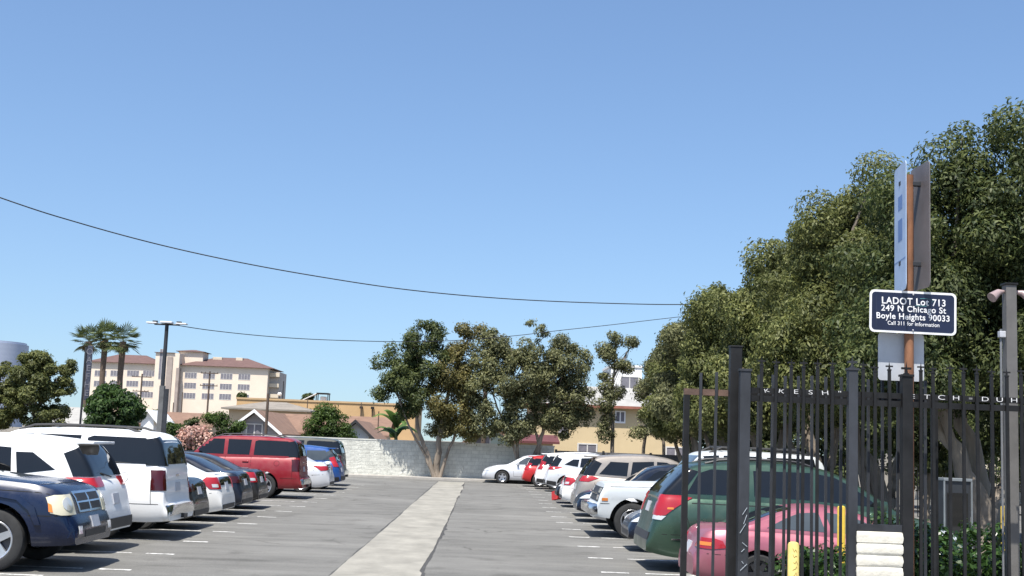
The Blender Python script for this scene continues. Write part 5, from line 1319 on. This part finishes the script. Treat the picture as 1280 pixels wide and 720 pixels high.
def pilaster():
    xa, xb = fx(1069), fx(1126); root = thing('block_pilaster', 'cream slump block pilaster between two fence posts', 'pilaster', ((xa+xb)/2, FD-.06, 0)); h = (xb-xa)/2
    zt = 1.40; bm = bmesh.new(); n = 14; prof = []
    for k in range(n):
        for f, ins in ((.015, .010), (.07, .003), (.25, 0), (.5, -.002), (.75, 0), (.93, .003), (.985, .010)): prof.append((k*.1003+f*.1003, ins))
    rnd = random.Random(2); rings = []
    for z, ins in prof:
        ring = []
        for (sx, sy) in ((-1, -1), (1, -1), (1, 1), (-1, 1)):
            nx = (sx, 0) if sx*sy > 0 else (0, sy)
            for t in (0, .33, .66):
                e = {(-1, -1): ((-1, -1), (1, -1)), (1, -1): ((1, -1), (1, 1)), (1, 1): ((1, 1), (-1, 1)), (-1, 1): ((-1, 1), (-1, -1))}[(sx, sy)]
                ux, uy = e[0][0]+(e[1][0]-e[0][0])*t, e[0][1]+(e[1][1]-e[0][1])*t
                ring.append(bm.verts.new((ux*(h-ins)+rnd.uniform(-.003, .003), .10+uy*(.10-ins)+rnd.uniform(-.003, .003), z)))
        rings.append(ring)
    for a, b in zip(rings, rings[1:]):
        for k in range(12): bm.faces.new((a[k], a[(k+1) % 12], b[(k+1) % 12], b[k]))
    bm.faces.new(rings[-1])
    link('blockwork', bm, noisy('cream_slump_block', (.58, .55, .47), .95, .12, 6, bump=.006, bscale=25), root, 50)
pilaster()
def gate():
    GD = 11.32; xa, xb = fx(850, GD, 700)+.01, fx(1172, GD)
    root = thing('sliding_gate', 'open sliding gate of shorter black pickets with a rusty end, parked behind the fence', 'gate', (xa, GD, 0)); L_ = xb-xa
    zt = fz(1000, 495, GD)
    mr = noisy('rusty_black_steel', (.10, .06, .045), .8, .5, 5, bump=.003)
    for x, nm in ((.02, 'stile'), (L_-.03, 'stile')):
        bm = bmesh.new(); box(bm, x-.026, x+.026, -.026, .026, .08, zt-.03); link(nm, bm, M_BLACK, root)
    for z, m_, xa_, xb_ in ((zt, mr, -.006, .46), (zt, M_BLACK, .4601, L_), (.13, M_BLACK, -.006, L_)):
        bm = bmesh.new(); box(bm, xa_, xb_, -.024, .024, z-.028, z+.028); link('rail', bm, m_, root)
    for x in (.3, L_-.3):
        bm = bmesh.new(); lathe_y(bm, [(.001, -.02), (.07, -.02), (.07, .02), (.001, .02)], 16)
        for v in bm.verts: v.co += Vector((x, 0, .071))
        link('roller', bm, M_GREY_STEEL, root)
    first = None; x = .148
    zp = fz(1000, 470, GD)
    while x < L_-.05:
        if first is None:
            bm = bmesh.new(); box(bm, -.0115, .0115, -.0115-.036, .0115-.036, .12, zp); first = link('picket', bm, M_GREY_STEEL, root); o = first
        else: o = first.copy(); COL.objects.link(o)
        o.location = (x, random.uniform(-.002, .002), random.uniform(-.01, .01)); o.rotation_euler = (0, R(random.uniform(-.3, .3)), 0)
        x += .128
gate()
def gate_post():
    x = fx(918.5, 11.12); root = thing('gate_post', 'thick black steel gate guide post, taller than the fence', 'post', (x, 11.16, 0))
    zt = fz(920, 434, 11.12)
    bm = bmesh.new(); box(bm, -.052, .052, -.05, .05, 0, zt, 0, .006); link('shaft', bm, M_BLACK, root)
    bm = bmesh.new(); box(bm, -.058, .058, -.056, .056, zt, zt+.015, 0, .004); link('cap', bm, M_BLACK, root)
    # chain hanging on the post
    bm = bmesh.new()
    for k in range(26):
        c = Vector((.045+.008*math.sin(k*.9), -.072, fz(915, 600, 11.1)-.028*k)); a = R(90) if k % 2 else 0
        pts = [c+Vector((math.cos(a)*.009*math.cos(t*math.pi/4), math.sin(a)*.009*math.cos(t*math.pi/4)-.002, .019*math.sin(t*math.pi/4))) for t in range(9)]
        tube(bm, pts, .0032, 5, cap=False)
    link('chain', bm, M_GREY_STEEL, root, 60)
gate_post()
def sign():
    SD = 11.13; x = fx(1136.5, SD); root = thing('parking_sign', 'dark blue parking lot address sign with side panels on a rusty pole', 'sign', (x, SD, 0))
    zt = fz(1137, 206, SD)
    mr = noisy('rust_brown_pole', (.19, .085, .042), .8, .55, 5, bump=.003, stretch=(1, 1, .4))
    bm = bmesh.new(); tube(bm, [(0, 0, 0), (0, 0, zt-.10)], .042, 14); link('pole', bm, mr, root, 50)
    c = Vector((fx(1138.5, SD)-x, -.065, fz(1138.5, 391.5, SD)))
    W, H_ = .79/2, .385/2; rot = Matrix.Translation(c) @ Matrix.Rotation(R(.6), 4, 'Y')
    def rr(bm, w, h, r, y0, y1, mi=0):
        pts = []
        for cx, cy, a0 in ((w-r, h-r, 0), (-w+r, h-r, 90), (-w+r, -h+r, 180), (w-r, -h+r, 270)):
            for k in range(7): a = R(a0+15*k); pts.append((cx+r*math.cos(a), cy+r*math.sin(a)))
        f0 = [bm.verts.new((p[0], y0, p[1])) for p in pts]; f1 = [bm.verts.new((p[0], y1, p[1])) for p in pts]
        bm.faces.new(f0); bm.faces.new(f1[::-1])
        for i in range(len(pts)): bm.faces.new((f0[i], f1[i], f1[(i+1) % len(pts)], f0[(i+1) % len(pts)]))
        bmesh.ops.recalc_face_normals(bm, faces=bm.faces)
    def add(nm, fn, mat, par=root, mtx=rot):
        bm = bmesh.new(); fn(bm)
        for v in bm.verts: v.co = mtx @ v.co
        return link(nm, bm, mat, par)
    mwhite = noisy('sign_white', (.66, .66, .66), .45, .08, 8)
    pl = add('sign_board', lambda b: rr(b, W, H_, .045, 0, .004), mwhite)
    add('blue_field', lambda b: rr(b, W-.020, H_-.020, .032, -.0015, -.0002), noisy('dark_navy_sheeting', (.008, .012, .035), .35, .2, 5), pl)
    def word(txt, w_, h_, x_, z_, bold=.0):
        t = text_mesh(txt, .1, .0006, bold)
        xs = [v.co.x for v in t.verts]; zs = [v.co.z for v in t.verts]
        kx = w_/(max(xs)-min(xs)); kz = h_/.073; xm = (max(xs)+min(xs))/2
        for v in t.verts: v.co = rot @ Vector(((v.co.x-xm)*kx+x_, v.co.y-.0025, v.co.z*kz+z_))
        link('lettering', t, mwhite, pl)
    word('LADOT Lot 713', .58, .063, .005, .094, .0022); word('249 N Chicago St', .59, .056, .005, .026, .0020)
    word('Boyle Heights 90033', .665, .056, .0, -.045, .0020); word('Call 311 for information', .47, .036, .005, -.107, .0014)
    # teal spray scrawl and a vertical scuff through the letters
    def scrawl(b):
        def path(P): tube(b, [(p[0], -.0045, p[1]) for p in P], .0018, 5)
        path([(.06, .128), (.12, .132), (.19, .118), (.12, .062), (.02, .062)])
    add('spray_scrawl', scrawl, noisy('teal_spray', (.07, .26, .27), .7, .25, 20), pl)
    def scuff(b):
        for x_, z0, z1, w_ in ((-.335, -.15, .15, .004), (.352, -.12, .10, .004)):
            quad(b, [(x_-w_/2, -.0036, z0), (x_+w_/2, -.0036, z0), (x_+w_*.3, -.0036, z1), (x_-w_*.3, -.0036, z1)])
    add('worn_scuff', scuff, noisy('scuffed_navy', (.020, .028, .055), .6, .4, 30), pl)
    for z in (H_-.03, -H_+.03): add('bolt', lambda b, z=z: bmesh.ops.create_uvsphere(b, u_segments=8, v_segments=6, radius=.009, matrix=Matrix.Translation((0, -.004, z))), M_ALLOY, pl)
    # two panels seen nearly edge on above
    I = Matrix.Identity(4)
    def panel(nm, px, y_top, y_bot, face, ang, w_, dx):
        zc = (fz(px, y_top, SD)+fz(px, y_bot, SD))/2; hh = (fz(px, y_top, SD)-fz(px, y_bot, SD))/2
        mtx = Matrix.Translation((dx, 0, zc)) @ Matrix.Rotation(R(90+ang), 4, 'Z')
        return add(nm, lambda b: rr(b, w_/2, hh, .05, -.003, .003), face, root, mtx), mtx, hh
    mblue = noisy('sky_tinted_sign_face', (.34, .42, .56), .45, .12, 3)  # pale blue puts the sky's reflection into the face colour
    msteel = noisy('dull_sign_back', (.15, .135, .135), .55, .2, 3)
    lp, mtx, hh = panel('side_panel', 1129, 207, 365, [mblue], -7, .50, -.078)
    for z0, z1 in ((.30, .17), (.08, -.12)):
        bm = bmesh.new(); box(bm, -.10, .08, .0035, .0045, z1*1.0, z0)
        for v in bm.verts: v.co = mtx @ v.co
        link('printed_block', bm, noisy('blue_print', (.10, .17, .36), .5, .15, 5), lp)
    bm = bmesh.new(); box(bm, -.24, .24, .0035, .0045, -.305, -.297)
    for v in bm.verts: v.co = mtx @ v.co
    link('printed_line', bm, noisy('blue_print', (.10, .17, .36), .5, .15, 5), lp)
    panel('side_panel', 1152, 207, 362, [msteel], 2, .46, .105)
    for z in (zt-.18, fz(1140, 330, SD)):
        bm = bmesh.new(); box(bm, -.085, .11, -.03, .03, z-.02, z+.02, 0, .004); link('bracket', bm, M_GREY_STEEL, root)
    # square steel back plate below
    c2 = Vector((fx(1129, SD)-x, .055, fz(1129, 446, SD)))
    add('back_plate', lambda b: rr(b, .21, .215, .03, 0, .004), noisy('galvanised_plate', (.40, .42, .45), .5, .12, 3), root, Matrix.Translation(c2))
sign()
def post_lamp():
    PD = 11.6; x = fx(1264, PD); root = thing('post_lamp', 'square grey post with a small hooded floodlight and pale conduit at the right edge', 'lamp post', (x, PD, 0))
    zt = fz(1264, 357, PD)
    mp_ = noisy('grey_brown_square_post', (.11, .105, .10), .6, .25, 3)
    bm = bmesh.new(); box(bm, -.05, .05, -.05, .05, 0, zt, 0, .004); link('post', bm, mp_, root)
    bm = bmesh.new(); box(bm, -.062, .062, -.062, .062, zt, zt+.02, 0, .004); link('cap', bm, M_BLACK, root)
    for s in (-1, 1):
        bm = bmesh.new(); pts = [(s*.05, .0, zt-.06), (s*.11, -.02, zt-.07), (s*.19, -.05, zt-.13)]
        tube(bm, pts, [.014, .030, .050], 14); link('lamp_hood', bm, noisy('pinkish_white_hood', (.28, .21, .205), .4, .2, 6), root, 40)
    bm = bmesh.new(); tube(bm, [(-.085, -.0, .0), (-.085, 0, zt-.42)], .011, 8); link('conduit', bm, noisy('pale_conduit', (.15, .155, .165), .5, .2, 5), root)
    bm = bmesh.new(); box(bm, -.105, -.03, -.03, .03, zt-.50, zt-.44, 0, .006); link('junction_box', bm, M_PLATE, root)
post_lamp()
def bollard(px, D, py, label, r):
    x = fx(px, D); zt = fz(px, py, D)
    root = thing('bollard', label, 'bollard', (x, D, 0), 0, 'yellow bollards at the entrance')
    my = noisy('yellow_bollard_paint', (.62, .42, .045), .5, .18, 4, bump=.003) if px != 993 else noisy('pale_yellow_bollard_paint', (.64, .50, .16), .55, .2, 5, bump=.003)
    bm = bmesh.new(); prof = [(r, 0), (r, zt-.03), (r*.88, zt-.012), (r*.5, zt-.002), (.001, zt)]
    rings = [[bm.verts.new((a*math.cos(2*math.pi*k/24), a*math.sin(2*math.pi*k/24), z)) for k in range(24)] for a, z in prof]
    for a, b in zip(rings, rings[1:]):
        for k in range(24): bm.faces.new((a[k], a[(k+1) % 24], b[(k+1) % 24], b[k]))
    link('pipe', bm, my, root, 40)
    bm = bmesh.new(); box(bm, -r*1.6, r*1.6, -r*1.6, r*1.6, 0, .03, 0, .01); link('footing', bm, M_CONC, root)
    if px == 993:
        bm = bmesh.new(); rnd = random.Random(8)
        for k in range(8):
            z = zt-.07-.05*k; a0 = -math.pi/2+rnd.uniform(-.5, .1); pts = [((r+.001)*math.cos(a0+t*.25), (r+.001)*math.sin(a0+t*.25), z+rnd.uniform(-.018, .018)) for t in range(4)]
            tube(bm, pts, .0025, 4)
        link('scratched_marks', bm, noisy('brown_scratch', (.25, .17, .06), .8, .2, 20), root)
bollard(993, 10.7, 677, 'short pale yellow bollard with scratches in front of the black fence', .048)
bollard(1052, 15.6, 632, 'bright yellow bollard behind the fence beside the block pilaster', .050)
bollard(1253, 16.2, 632, 'yellow bollard seen between pickets at the right edge, by the flowering hedge', .030)
def cabinet():
    D = 21.5; x = at(1197, 620, D).x; root = thing('utility_cabinet', 'tall dark cabinet with grey frame behind the hedge under the trees', 'cabinet', (x, D, 0))
    zt = at(1197, 598, D).z; h = .25
    bm = bmesh.new(); box(bm, -h+.03, h-.03, .0, .40, .03, zt-.05); link('body', bm, noisy('black_cabinet', (.02, .022, .025), .5, .2, 3), root)
    mf = noisy('grey_frame', (.16, .175, .18), .5, .2, 3)
    bm = bmesh.new(); box(bm, -h, h, -.03, .43, zt-.05, zt, 0, .008); link('top', bm, mf, root)
    for s in (-1, 1):
        bm = bmesh.new(); box(bm, s*h-.025 if s > 0 else -h, h if s > 0 else -h+.025, -.03, .0, 0, zt-.052); link('upright', bm, mf, root)
    bm = bmesh.new(); box(bm, -h+.07, h-.07, -.012, -.002, .8, zt-.25); link('screen_panel', bm, M_GLASS, root)
cabinet()
def hedge(name, label, x0, x1, y0, y1, zt, n, seed, flowers=True):
    rng = np.random.default_rng(seed); root = thing(name, label, 'hedge', ((x0+x1)/2, (y0+y1)/2, 0)); h = (x1-x0)/2; d = (y1-y0)/2
    cl = []
    for i in range(int(70*(x1-x0))):
        r_ = rng.uniform(.14, .26); cl.append(((rng.uniform(-h+.1, h-.1), rng.uniform(-d+.12, d-.12), rng.uniform(.25, zt-.16)**1.0), (r_, r_, r_*.85)))
    for i in range(int(9*(x1-x0))): cl.append(((rng.uniform(-h, h), rng.uniform(-d, d), zt-rng.uniform(-.03, .15)), (.12, .12, .10)))
    leaf_mesh('foliage', cl, n, .075, leaf_mat('glossy_hedge_leaf', (.018, .045, .012), (.060, .120, .030), .25, .3), root, rng, .5, .1, shell=(.55, 1.08))
    if flowers: leaf_mesh('blossom', cl, int(n*.006), .05, leaf_mat('white_blossom', (.55, .56, .50), (.75, .76, .70), .3), root, rng, .8, 0, shell=(1.0, 1.12))
    bm = bmesh.new()
    for i in range(int(10*(x1-x0))):
        x = rng.uniform(-h+.1, h-.1); y = rng.uniform(-d+.1, d-.1); tube(bm, [(x, y, 0), (x+rng.uniform(-.1, .1), y, .4), (x+rng.uniform(-.2, .2), y, zt*.75)], [.018, .013, .006], 5)
    link('stems', bm, M_BARK, root)
hedge('flowering_hedge', 'glossy green hedge with small white flowers behind the fence, right of the pilaster', fx(1138, 12.0), 7.4, 11.7, 13.3, fz(1200, 664, 12.2), 34000, 81)
hedge('clipped_hedge', 'low dark green hedge under the pink coupe, left of the pilaster', fx(985, 14.0), fx(1062, 14.0), 13.5, 14.9, fz(1020, 688, 14), 9000, 82, False)
# street trash: dark stain of a dropped leaf pile in the aisle is left to the asphalt material
scene.render.film_transparent = False
scene.cycles.use_denoising = True
scene.cycles.max_bounces = 6; scene.cycles.transparent_max_bounces = 4
